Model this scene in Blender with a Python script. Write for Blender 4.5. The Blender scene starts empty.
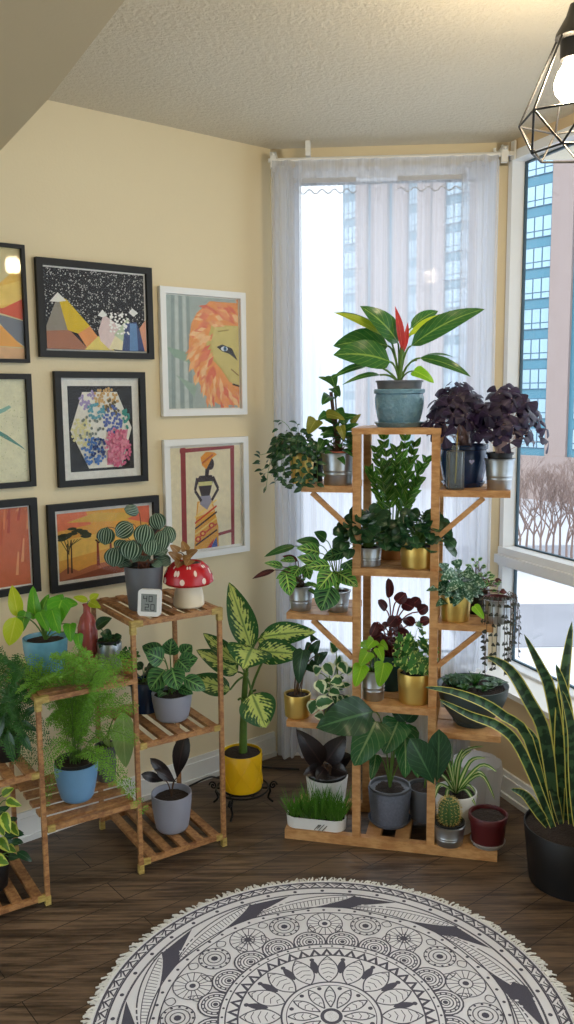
import bpy, bmesh, math, random
from mathutils import Vector as V, Matrix
PI = math.pi
sc = bpy.context.scene
C = sc.collection
# ------------------------------------------------------------------ camera
FPX, PIT, ROL, EYE = 850.0, math.radians(7.74), math.radians(-.53), 1.55
O = V((0, 0, EYE))
FW = V((0, math.cos(PIT), -math.sin(PIT))); UPV = V((0, math.sin(PIT), math.cos(PIT)))
RT = V((math.cos(ROL), 0, 0)) + UPV * math.sin(ROL)
UP = V((-math.sin(ROL), 0, 0)) + UPV * math.cos(ROL)
cam_d = bpy.data.cameras.new('camera'); cam = bpy.data.objects.new('camera', cam_d); C.objects.link(cam)
cam_d.sensor_fit = 'VERTICAL'; cam_d.sensor_height = 24; cam_d.lens = FPX / 1024 * 24
cam_d.clip_start = .05; cam_d.clip_end = 500
cam.matrix_world = Matrix(((RT.x, UP.x, -FW.x, O.x), (RT.y, UP.y, -FW.y, O.y), (RT.z, UP.z, -FW.z, O.z), (0, 0, 0, 1)))
sc.camera = cam
# ------------------------------------------------------------------ world, exposure
w = bpy.data.worlds.new('World'); sc.world = w; w.use_nodes = True
bg = w.node_tree.nodes['Background']
wt = w.node_tree; _tc = wt.nodes.new('ShaderNodeTexCoord'); _sx = wt.nodes.new('ShaderNodeSeparateXYZ'); wt.links.new(_tc.outputs['Generated'], _sx.inputs[0])
_mr = wt.nodes.new('ShaderNodeMapRange'); wt.links.new(_sx.outputs[2], _mr.inputs[0]); _mr.inputs[1].default_value = 0.0; _mr.inputs[2].default_value = 0.75   # overcast sky: brighter overhead than at the horizon
_mx = wt.nodes.new('ShaderNodeMix'); _mx.data_type = 'RGBA'; wt.links.new(_mr.outputs[0], _mx.inputs[0]); _mx.inputs[6].default_value = (.92, 1.14, 1.34, 1); _mx.inputs[7].default_value = (3.1, 3.35, 3.6, 1)
wt.links.new(_mx.outputs[2], bg.inputs[0]); bg.inputs[1].default_value = 1.0
vs = sc.view_settings
vs.view_transform = 'Standard'; vs.look = 'None'; vs.gamma = 1; vs.use_curve_mapping = False; vs.exposure = 0.58
BULB = 170.0

# ------------------------------------------------------------------ measuring helpers (survey of the room from the tripod point)
def ray(u, v): return RT * ((u - 287) / FPX) + UP * (-(v - 512) / FPX) + FW
def onpl(u, v, p, n): d = ray(u, v); return O + d * ((p - O).dot(n) / d.dot(n))
def atz(u, v, z): return onpl(u, v, V((0, 0, z)), V((0, 0, 1)))
def atY(u, v, Y): return onpl(u, v, V((0, Y, 0)), V((0, 1, 0)))
def proj(p):
    q = p - O; z = q.dot(FW); return 287 + FPX * q.dot(RT) / z, 512 - FPX * q.dot(UP) / z

# ------------------------------------------------------------------ shader helpers
def lin(c): return tuple(((x / 255) / 12.92 if x / 255 <= .04045 else ((x / 255 + .055) / 1.055) ** 2.4) for x in c)
def rgba(c): return (*lin(c), 1)
class NT:
    def __init__(s, name):
        s.m = bpy.data.materials.new(name); s.m.use_nodes = True; s.t = s.m.node_tree; s.t.nodes.clear()
        s.out = s.t.nodes.new('ShaderNodeOutputMaterial')
    def n(s, typ, **k):
        x = s.t.nodes.new(typ)
        for a, b in k.items(): setattr(x, a, b)
        return x
    def put(s, sock, val):
        if hasattr(val, 'is_output'): s.t.links.new(val, sock)
        elif isinstance(val, tuple) and len(val) == 3 and sock.type == 'RGBA': sock.default_value = (*val, 1)
        else: sock.default_value = val
    def m_(s, op, a, b=None, c=None, clamp=False):
        x = s.n('ShaderNodeMath', operation=op, use_clamp=clamp)
        for i, q in enumerate((a, b, c)):
            if q is not None: s.put(x.inputs[i], q)
        return x.outputs[0]
    def mix(s, f, a, b):
        x = s.n('ShaderNodeMix', data_type='RGBA'); s.put(x.inputs[0], f); s.put(x.inputs[6], a); s.put(x.inputs[7], b); return x.outputs[2]
    def noise(s, vec, scale, detail=3, rough=.5):
        x = s.n('ShaderNodeTexNoise'); s.put(x.inputs['Scale'], scale); s.put(x.inputs['Detail'], detail); s.put(x.inputs['Roughness'], rough)
        if vec is not None: s.put(x.inputs['Vector'], vec)
        return x.outputs[0]
    def coord(s, kind='Object', scale=None, rot=None):
        c = s.n('ShaderNodeTexCoord').outputs[kind]
        if scale or rot:
            mp = s.n('ShaderNodeMapping'); s.put(mp.inputs[0], c)
            if rot: mp.inputs['Rotation'].default_value = rot
            if scale: mp.inputs['Scale'].default_value = scale
            c = mp.outputs[0]
        return c
    def smooth(s, x, a, b):
        r = s.n('ShaderNodeMapRange', interpolation_type='SMOOTHSTEP'); s.put(r.inputs[0], x); s.put(r.inputs[1], a); s.put(r.inputs[2], b); return r.outputs[0]
    def bump(s, h, st, dist=.01):
        b = s.n('ShaderNodeBump'); s.put(b.inputs['Strength'], st); s.put(b.inputs['Distance'], dist); s.put(b.inputs['Height'], h); return b.outputs[0]
    def pbr(s, col, rough=.5, metal=0, normal=None, spec=.5, **k):
        p = s.n('ShaderNodeBsdfPrincipled'); s.put(p.inputs['Base Color'], col); s.put(p.inputs['Roughness'], rough); s.put(p.inputs['Metallic'], metal)
        s.put(p.inputs['Specular IOR Level'], spec)
        if normal is not None: s.put(p.inputs['Normal'], normal)
        for a, b in k.items(): s.put(p.inputs[a], b)
        return p.outputs[0]
    def mixs(s, f, a, b):
        x = s.n('ShaderNodeMixShader'); s.put(x.inputs[0], f); s.t.links.new(a, x.inputs[1]); s.t.links.new(b, x.inputs[2]); return x.outputs[0]
    def done(s, sh): s.t.links.new(sh, s.out.inputs[0]); return s.m
def simple(name, c, rough=.5, metal=0, var=.12, nscale=30, bump=0, bscale=80, spec=.5):
    t = NT(name); co = t.coord(); nz = t.noise(co, nscale)
    c = lin(c); col = t.mix(nz, tuple(x * (1 - var) for x in c), tuple(min(1, x * (1 + var)) for x in c))
    nm = t.bump(t.noise(co, bscale, 4), bump) if bump else None
    return t.done(t.pbr(col, rough, metal, nm, spec))
def woodmat(name, a, b, scale, rough=.5):
    t = NT(name); co = t.coord(scale=scale); nz = t.noise(co, 5, 6, .6)
    n2 = t.noise(t.coord(), 14, 2)
    col = t.mix(t.smooth(t.m_('ADD', t.m_('MULTIPLY', nz, .7), t.m_('MULTIPLY', n2, .3)), .35, .65), lin(a), lin(b))
    return t.done(t.pbr(col, rough, 0, t.bump(nz, .15)))
def leafmat(name, kind, dark, light, third=None, rough=.38, trans=.28, glow=1.5):
    t = NT(name); uv = t.n('ShaderNodeSeparateXYZ'); t.put(uv.inputs[0], t.coord('UV')); u, v = uv.outputs[0], uv.outputs[1]
    a = t.m_('ABSOLUTE', t.m_('MULTIPLY', t.m_('SUBTRACT', u, .5), 2.0))
    rnd = t.n('ShaderNodeAttribute', attribute_name='rnd').outputs['Fac']
    ob = t.coord(); nz = t.noise(ob, 60, 3)
    D, L = lin(dark), lin(light); T3 = lin(third) if third else L
    mid = t.m_('SUBTRACT', 1.0, t.smooth(a, .03, .10))
    def veins(freq, k, wd):
        f = t.m_('FRACT', t.m_('MULTIPLY', t.m_('SUBTRACT', v, t.m_('MULTIPLY', a, k)), freq))
        return t.m_('GREATER_THAN', t.m_('ABSOLUTE', t.m_('SUBTRACT', f, .5)), .5 - wd)
    if kind == 'plain':
        m = t.m_('MAXIMUM', t.m_('MULTIPLY', mid, .75), t.m_('MULTIPLY', veins(7, .35, .06), .3))
        m = t.m_('ADD', m, t.m_('MULTIPLY', t.m_('SUBTRACT', nz, .5), .4), clamp=True)
        col = t.mix(m, D, L)
    elif kind == 'dieff':
        s = t.m_('SINE', t.m_('MULTIPLY', t.m_('SUBTRACT', v, t.m_('MULTIPLY', a, .42)), 58.0))
        m = t.m_('ADD', t.m_('SUBTRACT', .92, a), t.m_('ADD', t.m_('MULTIPLY', s, .17), t.m_('MULTIPLY', t.m_('SUBTRACT', nz, .5), 1.9)))
        m = t.smooth(m, .3, .62); col = t.mix(m, D, L); col = t.mix(t.m_('MULTIPLY', mid, .8), col, T3)
    elif kind == 'maranta':
        s = t.m_('SINE', t.m_('MULTIPLY', t.m_('SUBTRACT', v, t.m_('MULTIPLY', a, .3)), 34.0))
        band = t.m_('MULTIPLY', t.smooth(a, .08, .2), t.m_('SUBTRACT', 1.0, t.smooth(a, .5, .72)))
        m = t.m_('MULTIPLY', band, t.smooth(s, -.2, .4)); col = t.mix(m, L, D)
        col = t.mix(t.m_('MAXIMUM', mid, t.m_('MULTIPLY', veins(5.4, .3, .07), .7)), col, T3)
    elif kind == 'pep':
        s = t.m_('SINE', t.m_('MULTIPLY', u, 44.0)); m = t.m_('MULTIPLY', t.smooth(s, .25, .9), t.m_('SUBTRACT', 1.0, t.smooth(a, .8, 1.0))); col = t.mix(m, D, L)
    elif kind == 'varieg':
        m = t.smooth(t.m_('ADD', a, t.m_('MULTIPLY', t.m_('SUBTRACT', nz, .5), 1.1)), .5, .66); col = t.mix(m, D, L)
    elif kind == 'snake':
        b = t.m_('SINE', t.m_('ADD', t.m_('MULTIPLY', v, 75.0), t.m_('MULTIPLY', t.noise(ob, 40, 2), 9.0)))
        col = t.mix(t.smooth(b, -.3, .8), D, L); col = t.mix(t.smooth(a, .78, .86), col, T3)
    elif kind == 'spider':
        col = t.mix(t.smooth(a, .25, .45), L, D)
    elif kind == 'satin':
        m = t.smooth(t.noise(ob, 130, 2), .52, .6); col = t.mix(m, D, L)
    hs = t.n('ShaderNodeHueSaturation'); t.put(hs.inputs['Color'], col); t.put(hs.inputs['Value'], t.m_('ADD', .78, t.m_('MULTIPLY', rnd, .44)))
    col = hs.outputs[0]
    p = t.pbr(col, rough, 0, t.bump(t.m_('ADD', nz, mid), .15, .003), .45)
    tr = t.n('ShaderNodeBsdfTranslucent'); g = t.n('ShaderNodeHueSaturation'); t.put(g.inputs['Color'], col); g.inputs['Value'].default_value = glow; t.put(tr.inputs[0], g.outputs[0])
    return t.done(t.mixs(trans, p, tr.outputs[0]))
def clearmat(name, tint=(255, 255, 255), clear=.9, rough=.02, milky=0, ior=1.45):
    t = NT(name); tp = t.n('ShaderNodeBsdfTransparent'); t.put(tp.inputs[0], rgba(tint))
    gl = t.n('ShaderNodeBsdfGlossy'); gl.inputs['Roughness'].default_value = rough
    fr = t.n('ShaderNodeFresnel'); fr.inputs[0].default_value = ior
    f = t.m_('ADD', fr.outputs[0], 1 - clear, clamp=True) if clear < 1 else fr.outputs[0]
    s = t.mixs(f, tp.outputs[0], gl.outputs[0])
    if milky:
        df = t.n('ShaderNodeBsdfDiffuse'); df.inputs[0].default_value = (.9, .9, .9, 1); tl = t.n('ShaderNodeBsdfTranslucent'); tl.inputs[0].default_value = (.9, .9, .9, 1)
        s = t.mixs(milky, s, t.mixs(.5, df.outputs[0], tl.outputs[0]))
    return t.done(s)

# ------------------------------------------------------------------ mesh helpers (all in world metres; obj() makes them local to the thing)
def base_of(o):
    p = V((0, 0, 0))
    while o: p += o.location; o = o.parent
    return p
def obj(name, bm, mat, parent=None, smooth=True, loc=None):
    me = bpy.data.meshes.new(name)
    off = base_of(parent) if parent else (loc or V((0, 0, 0)))
    bmesh.ops.translate(bm, verts=bm.verts, vec=-off)
    bm.to_mesh(me); bm.free()
    for m in (mat if isinstance(mat, (list, tuple)) else [mat]): me.materials.append(m)
    if smooth:
        for p in me.polygons: p.use_smooth = True
        me.set_sharp_from_angle(angle=math.radians(38))
    o = bpy.data.objects.new(name, me); C.objects.link(o)
    if parent: o.parent = parent
    elif loc: o.location = loc
    return o
def thing(name, label, cat, loc, group=None):
    o = bpy.data.objects.new(name, None); C.objects.link(o); o.location = loc; o.empty_display_size = .05
    return tag(o, label, cat, group)
def tag(o, label, cat, group=None):
    o['label'] = label; o['category'] = cat
    if group: o['group'] = group
    return o
def struct(name, bm, mat, parent=None, smooth=False):
    o = obj(name, bm, mat, parent, smooth)
    if not parent: o['kind'] = 'structure'
    return o
NB = bmesh.new
def hexa(bm, pts, mi=0):
    vs_ = [bm.verts.new(p) for p in pts]
    for f in ((3, 2, 1, 0), (4, 5, 6, 7), (0, 1, 5, 4), (1, 2, 6, 5), (2, 3, 7, 6), (3, 0, 4, 7)):
        fc = bm.faces.new([vs_[i] for i in f]); fc.material_index = mi
    return vs_
def fbox(bm, F, x0, x1, d0, d1, z0, z1, mi=0):       # box in a local frame F(x, d, z) -> world
    hexa(bm, [F(x0, d0, z0), F(x1, d0, z0), F(x1, d1, z0), F(x0, d1, z0), F(x0, d0, z1), F(x1, d0, z1), F(x1, d1, z1), F(x0, d1, z1)], mi)
def W3(x, y, z): return V((x, y, z))
def bar(bm, p, q, wx, wz, up=V((0, 0, 1)), mi=0):    # rectangular bar between two points
    t = (q - p).normalized(); s = t.cross(up).normalized() * wx / 2; n = s.cross(t).normalized() * wz / 2
    hexa(bm, [p - s - n, q - s - n, q + s - n, p + s - n, p - s + n, q - s + n, q + s + n, p + s + n], mi)
def tube(bm, pts, r0, r1=None, n=6, caps=True, mi=0):
    r1 = r0 if r1 is None else r1; rings = []; N = len(pts)
    ref = V((.3, .5, .81))
    for i, p in enumerate(pts):
        t = (pts[min(i + 1, N - 1)] - pts[max(i - 1, 0)])
        if t.length < 1e-9: t = V((0, 0, 1))
        t.normalize(); a = t.cross(ref)
        if a.length < .05: a = t.cross(V((1, 0, 0)))
        a.normalize(); b = t.cross(a); r = r0 + (r1 - r0) * i / (N - 1)
        rings.append([bm.verts.new(p + a * r * math.cos(2 * PI * k / n) + b * r * math.sin(2 * PI * k / n)) for k in range(n)])
    for A, B in zip(rings, rings[1:]):
        for k in range(n):
            f = bm.faces.new((A[k], A[(k + 1) % n], B[(k + 1) % n], B[k])); f.material_index = mi
    if caps: bm.faces.new(rings[0][::-1]); bm.faces.new(rings[-1])
def bez(p, q, r, n=8): return [p * (1 - t) ** 2 + q * 2 * t * (1 - t) + r * t * t for t in (i / n for i in range(n + 1))]
def spline(P, n=6):
    out = []; Q = [P[0]] + list(P) + [P[-1]]
    for i in range(1, len(Q) - 2):
        for k in range(n):
            t = k / n; a, b, c, d = Q[i - 1:i + 3]
            out.append(.5 * ((2 * b) + (c - a) * t + (2 * a - 5 * b + 4 * c - d) * t * t + (3 * b - a - 3 * c + d) * t ** 3))
    out.append(P[-1]); return out
def lathe(bm, c, prof, n=40, sx=1, sy=1, mi=0, close=True):
    rings = []
    for r, z in prof:
        if r < 1e-6: rings.append([bm.verts.new(c + V((0, 0, z)))])
        else: rings.append([bm.verts.new(c + V((r * sx * math.cos(2 * PI * k / n), r * sy * math.sin(2 * PI * k / n), z))) for k in range(n)])
    for A, B in zip(rings, rings[1:]):
        for k in range(n):
            k2 = (k + 1) % n
            if len(A) == 1 and len(B) == 1: continue
            if len(A) == 1: f = bm.faces.new((A[0], B[k2], B[k]))
            elif len(B) == 1: f = bm.faces.new((A[k], A[k2], B[0]))
            else: f = bm.faces.new((A[k], A[k2], B[k2], B[k]))
            f.material_index = mi
def ball(bm, c, r, n=12, m=8, sz=1, mi=0):
    lathe(bm, c, [(r * math.sin(PI * i / m), -r * sz * math.cos(PI * i / m)) for i in range(m + 1)], n, mi=mi)
def LBM():
    bm = NB(); bm.loops.layers.uv.new('UVMap'); bm.verts.layers.float.new('rnd'); return bm
PROF = {
    'ovate': lambda u: math.sin(PI * u ** .72) ** .8 if 0 < u < 1 else 0,
    'lance': lambda u: math.sin(PI * u ** .82) if 0 < u < 1 else 0,
    'heart': lambda u: min(1, ((u + .02) / .22)) ** .5 * max(0, 1 - u) ** .62 * 1.12,
    'arrow': lambda u: min(1, ((u + .03) / .12)) ** .5 * max(0, 1 - u) ** .8 * 1.1,
    'strap': lambda u: min(1, (u + .3) / .5) * max(0, 1 - u ** 4) ** .8,
    'blade': lambda u: max(0, 1 - u) ** .7,
    'round': lambda u: math.sqrt(max(0, 1 - (2 * u - 1) ** 2)),
    'fan': lambda u: max(.04, u) ** .9 if u < .86 else max(0, .88 - (u - .86) * 2.2),
    'spoon': lambda u: math.sin(PI * (u ** 1.5)) ** .7 if 0 < u < 1 else 0,
}
LOBE = {'heart': .45, 'arrow': 1.0}
RNG = random.Random(7)
def leaf(bm, p0, p1, w, nrm=None, bend=.12, fold=.22, shape='ovate', n=9, wave=0, mid=None, rnd=None, rows=4):
    uvl = bm.loops.layers.uv.active; rl = bm.verts.layers.float['rnd']; rv = RNG.random() if rnd is None else rnd
    nrm = nrm or V((0, -.6, .8)); d = p1 - p0; L = max(d.length, 1e-5); t = d / L
    side = t.cross(nrm)
    if side.length < .05: side = t.cross(V((1, .2, 0)))
    side.normalize(); nn = side.cross(t)
    P = spline([p0] + mid + [p1], max(2, n // (len(mid) + 1))) if mid else [p0 + d * (i / n) + nn * bend * L * 4 * (i / n) * (1 - i / n) for i in range(n + 1)]
    N = len(P) - 1; pf = PROF[shape]; lb = LOBE.get(shape, 0); grid = []
    for i, c in enumerate(P):
        u = i / N; tt = (P[min(i + 1, N)] - P[max(i - 1, 0)]).normalized()
        sd = side if not mid else tt.cross(nrm).normalized()
        n2 = sd.cross(tt); hw = w / 2 * pf(u) + 1e-5; row = []
        for j in range(-rows // 2, rows // 2 + 1):
            s = j / (rows / 2)
            q = c + sd * s * hw + n2 * (fold * abs(s) * hw) - tt * lb * abs(s) * hw * (1 - u) ** 2.5
            if wave and abs(s) > .9: q = q + n2 * wave * w * math.sin(u * 19 + j * 1.3)
            vv = bm.verts.new(q); vv[rl] = rv; row.append((vv, (s * .5 + .5, u)))
        grid.append(row)
    for A, B in zip(grid, grid[1:]):
        for k in range(len(A) - 1):
            q = (A[k], A[k + 1], B[k + 1], B[k])
            f = bm.faces.new([x[0] for x in q])
            for lp, x in zip(f.loops, q): lp[uvl].uv = x[1]

# ------------------------------------------------------------------ materials
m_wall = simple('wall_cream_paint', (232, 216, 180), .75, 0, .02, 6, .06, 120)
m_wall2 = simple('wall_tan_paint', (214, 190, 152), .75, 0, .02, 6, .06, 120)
m_soff = simple('soffit_shade_tan', (206, 190, 156), .8, 0, .02, 5, .04, 100)  # wall cream darkened to tan: the soffit's shade is put into its colour
m_white = simple('white_trim_paint', (236, 235, 230), .45, 0, .02, 10)
m_vinyl = simple('white_window_vinyl', (238, 240, 242), .35, 0, .02, 10)
m_gask = simple('window_gasket', (52, 78, 92), .5)
def ceil_mat():
    t = NT('stippled_ceiling'); co = t.coord(); n = t.noise(co, 55, 6, .65); n2 = t.noise(co, 2.2, 2)
    return t.done(t.pbr(t.mix(n2, lin((214, 204, 182)), lin((226, 217, 197))), .9, 0, t.bump(n, .55, .02)))
m_ceil = ceil_mat()
def floor_mat():
    t = NT('dark_plank_floor'); co = t.coord(rot=(0, 0, math.radians(-39)))
    b = t.n('ShaderNodeTexBrick'); t.put(b.inputs['Vector'], co); b.offset = .37
    for k, v_ in (('Scale', 1.0), ('Brick Width', 1.15), ('Row Height', .118), ('Mortar Size', .0014), ('Mortar Smooth', .2), ('Bias', 0)): b.inputs[k].default_value = v_
    b.inputs['Color1'].default_value = (.2, .2, .2, 1); b.inputs['Color2'].default_value = (.9, .9, .9, 1); b.inputs['Mortar'].default_value = (0, 0, 0, 1)
    g = t.noise(t.coord(rot=(0, 0, math.radians(-39)), scale=(2.2, 42, 1)), 1.6, 8, .7)
    g2 = t.noise(t.coord(rot=(0, 0, math.radians(-39)), scale=(1.2, 8, 1)), 2.2, 4, .6)
    val = t.m_('ADD', t.m_('MULTIPLY', g, .55), t.m_('MULTIPLY', g2, .45))
    c = t.mix(t.smooth(val, .38, .62), lin((46, 34, 25)), lin((128, 104, 82)))
    c = t.mix(t.m_('MULTIPLY', b.outputs[0], .45), c, lin((74, 58, 44)))
    c = t.mix(b.outputs['Fac'], c, lin((20, 15, 11)))
    return t.done(t.pbr(c, t.m_('ADD', .3, t.m_('MULTIPLY', g, .22)), 0, t.bump(t.m_('SUBTRACT', g, b.outputs['Fac']), .25, .004), .45))
m_floor = floor_mat()
def paint_mat():
    t = NT('painted_colours'); a = t.n('ShaderNodeAttribute', attribute_name='Col'); n = t.noise(t.coord(), 45, 5, .65)
    hs = t.n('ShaderNodeHueSaturation'); t.put(hs.inputs['Color'], a.outputs['Color']); t.put(hs.inputs['Value'], t.m_('ADD', .78, t.m_('MULTIPLY', n, .44)))
    return t.done(t.pbr(hs.outputs[0], .7))
m_paint = paint_mat()
m_blackframe = simple('black_frame', (12, 11, 11), .6, 0, .1)
m_whiteframe = simple('white_frame', (240, 240, 238), .4, 0, .02)
m_glass = clearmat('clear_pane', clear=1, ior=1.16); m_bottle = clearmat('clear_bottle_glass', (240, 246, 248), 1, .03, .08, 1.3)
m_tub = clearmat('milky_plastic', (245, 245, 245), .95, .2, .55); m_wine = simple('rose_red_glass', (176, 88, 84), .12, 0, .1, 20)
m_woodB = woodmat('orange_cedar', (176, 124, 74), (208, 160, 106), (5, 5, 14))
m_bam = woodmat('burnt_bamboo', (130, 84, 50), (184, 136, 86), (11, 11, 20))
m_bamj = woodmat('yellow_bamboo_joint', (150, 124, 60), (196, 172, 98), (9, 9, 20))
m_soil = simple('potting_soil', (48, 36, 28), .95, 0, .6, 160, .9, 140)
m_gold = simple('brushed_gold', (212, 180, 100), .36, .9, .06, 20); m_tin = simple('galvanised_tin', (176, 180, 184), .34, .92, .18, 28, .03)
m_grey = simple('grey_ceramic', (92, 94, 100), .5, 0, .06, 30); m_lgrey = simple('pale_lilac_grey_ceramic', (150, 153, 168), .5, 0, .05, 24)
m_blue = simple('glazed_blue_ceramic', (108, 146, 166), .22, 0, .28, 45, .5, 70); m_navy = simple('navy_ceramic', (24, 46, 84), .25, 0, .12)
m_sky = simple('powder_blue_ceramic', (116, 164, 208), .3, 0, .05); m_teal = simple('dark_teal_ceramic', (22, 66, 74), .35, 0, .12)
m_black = simple('black_plastic', (20, 20, 22), .45, 0, .1); m_maroon = simple('maroon_plastic', (84, 22, 26), .4, 0, .1)
m_yellow = simple('yellow_glaze', (238, 190, 26), .22, 0, .05, 14); m_wpot = simple('white_ceramic', (232, 232, 230), .3, 0, .02)
m_bowl = simple('slate_green_plastic', (54, 66, 66), .45, 0, .1); m_spk = simple('speckled_grey_pot', (98, 104, 120), .6, 0, .35, 120, .1, 150)
m_terra = simple('terracotta', (170, 84, 60), .7); m_tan = simple('tan_cork_pot', (170, 116, 66), .7, 0, .15)
m_marb = simple('marbled_blue_glaze', (104, 160, 182), .2, 0, .45, 16); m_iron = simple('black_iron', (18, 18, 20), .45, .5)
m_stem = simple('green_stem', (92, 128, 52), .5, 0, .25, 50); m_dstem = simple('brown_stem', (92, 66, 46), .6, 0, .25, 50); m_pstem = simple('pink_stem', (206, 172, 166), .5)
m_redcap = simple('red_glaze', (186, 22, 34), .25, 0, .08); m_cream = simple('cream_ceramic', (228, 216, 190), .4, 0, .06); m_spot = simple('pale_pink_spots', (240, 214, 200), .4, 0, .04)
L_plain = leafmat('leaf_mid_green', 'plain', (44, 92, 38), (112, 158, 74)); L_dark = leafmat('leaf_dark_green', 'plain', (32, 70, 42), (84, 128, 80), rough=.3, trans=.16)
L_phil = leafmat('leaf_philodendron', 'plain', (48, 104, 44), (150, 184, 84), rough=.28); L_yel = leafmat('leaf_yellow_green', 'plain', (170, 190, 40), (206, 214, 80), trans=.35)
L_lime = leafmat('leaf_lime', 'plain', (122, 178, 30), (176, 212, 66), trans=.35); L_red = leafmat('leaf_red_spike', 'plain', (206, 60, 56), (236, 120, 100))
L_ox = leafmat('leaf_purple', 'plain', (36, 22, 52), (66, 46, 88), rough=.45, trans=.12, glow=1.2); L_blk = leafmat('leaf_near_black', 'plain', (28, 20, 22), (66, 48, 48), rough=.3, trans=.08, glow=1.2)
L_dief = leafmat('leaf_cream_centre', 'dieff', (38, 92, 40), (204, 220, 124), (96, 140, 66)); L_mar = leafmat('leaf_prayer', 'maranta', (24, 56, 34), (84, 146, 58), (186, 214, 110))
L_mard = leafmat('leaf_prayer_dark', 'maranta', (24, 54, 38), (60, 112, 62), (130, 178, 100)); L_pep = leafmat('leaf_silver_stripes', 'pep', (28, 66, 46), (168, 192, 170), rough=.3, trans=.15)
L_var = leafmat('leaf_white_margin', 'varieg', (54, 104, 58), (214, 222, 188)); L_snk = leafmat('leaf_yellow_margin', 'snake', (26, 54, 34), (60, 92, 58), (206, 196, 96), trans=.1)
L_spi = leafmat('leaf_cream_stripe', 'spider', (86, 140, 50), (222, 228, 168)); L_sat = leafmat('leaf_satin', 'satin', (42, 86, 58), (144, 172, 150), trans=.18)
L_ivy = leafmat('leaf_ivy', 'varieg', (60, 118, 52), (176, 200, 110)); L_beg = leafmat('leaf_maroon', 'plain', (72, 30, 34), (140, 62, 60), trans=.2); L_fern = leafmat('leaf_fern', 'plain', (112, 164, 54), (168, 204, 92), trans=.35)
L_gras = leafmat('leaf_grass', 'plain', (70, 120, 36), (130, 176, 70)); L_zz = leafmat('leaf_zz', 'plain', (62, 108, 40), (160, 188, 86), rough=.25, trans=.42); L_coral = leafmat('leaf_copper', 'plain', (150, 110, 62), (196, 160, 110))
L_aloe = leafmat('leaf_succulent', 'plain', (74, 110, 84), (150, 178, 140), trans=.08)

# ------------------------------------------------------------------ room shell
HC = 2.528
AL = math.radians(51); LD = V((math.sin(AL), math.cos(AL), 0)); LN = V((math.cos(AL), -math.sin(AL), 0)); LP = V((-.41, 3.265, 0))
def WL(s, d, z): return LP + LD * s + LN * d + V((0, 0, z))          # left wall frame: s along, d into the room
C1 = WL(.4576, 0, 0); C2 = V((.885, 3.49, 0))
BD = (C2 - C1).normalized(); BN = V((BD.y, -BD.x, 0)); BLEN = (C2 - C1).length
def WB(s, d, z): return C1 + BD * s + BN * d + V((0, 0, z))          # back wall frame
AR = math.radians(-21.5); RD = V((-math.sin(AR), -math.cos(AR), 0)); RN = V((RD.y, -RD.x, 0))
def WR(s, d, z): return C2 + RD * s + RN * d + V((0, 0, z))          # right wall frame, s towards the camera
bm = NB(); fbox(bm, W3, -3.2, 2.6, -1.7, 3.75, -.06, 0); struct('floor', bm, m_floor)
bm = NB(); fbox(bm, W3, -3.2, 2.6, -1.7, 3.75, HC, HC + .08); struct('ceiling', bm, m_ceil)
bm = NB(); fbox(bm, WL, -3.4, .4576 + .02, -.1, 0, 0, HC); struct('wall_left', bm, m_wall)
S0, S1, Z0, Z1 = .05, BLEN - .05, .42, 2.44
bm = NB(); fbox(bm, WB, 0, BLEN, -.12, 0, 0, Z0); fbox(bm, WB, 0, BLEN, -.12, 0, Z1, HC); fbox(bm, WB, -.1, S0, -.12, 0, 0, HC); fbox(bm, WB, S1, BLEN - .004, -.12, 0, 0, HC); struct('wall_back', bm, m_wall)
JS = .004; Z2 = 2.487
LEDGE = .17
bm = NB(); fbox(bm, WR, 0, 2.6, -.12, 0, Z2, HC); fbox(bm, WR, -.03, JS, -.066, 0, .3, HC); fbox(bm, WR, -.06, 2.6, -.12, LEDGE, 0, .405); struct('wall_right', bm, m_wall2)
bm = NB(); fbox(bm, WR, -.02, 2.6, -.02, LEDGE + .012, .405, .425); struct('trim_ledge', bm, m_white)
def base_board(name, F, s0, s1, d):
    bm = NB(); fbox(bm, F, s0, s1, d, d + .014, 0, .085); fbox(bm, F, s0, s1, d, d + .009, .085, .105); fbox(bm, F, s0, s1, d, d + .022, 0, .02); struct(name, bm, m_white)
bm = NB(); fbox(bm, W3, -3.2, 2.6, -1.7, -1.6, 0, HC); struct('wall_rear', bm, m_wall)
base_board('baseboard_left', WL, -3.4, .44, 0); base_board('baseboard_back', WB, .02, BLEN - .1, 0); base_board('baseboard_right', WR, -.1, 2.6, LEDGE)
# sloped soffit at the upper left
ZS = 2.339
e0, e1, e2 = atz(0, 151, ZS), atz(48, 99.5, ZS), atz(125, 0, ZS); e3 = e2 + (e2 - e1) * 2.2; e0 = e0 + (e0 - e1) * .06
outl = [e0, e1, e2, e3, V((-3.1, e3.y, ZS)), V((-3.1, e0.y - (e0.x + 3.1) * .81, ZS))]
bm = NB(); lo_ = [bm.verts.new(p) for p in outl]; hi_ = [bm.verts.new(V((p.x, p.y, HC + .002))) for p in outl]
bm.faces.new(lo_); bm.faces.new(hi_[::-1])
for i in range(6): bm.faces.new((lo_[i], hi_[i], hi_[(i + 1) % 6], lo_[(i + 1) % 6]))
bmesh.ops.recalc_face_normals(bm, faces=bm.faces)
struct('trim_soffit', bm, m_soff)
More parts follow.
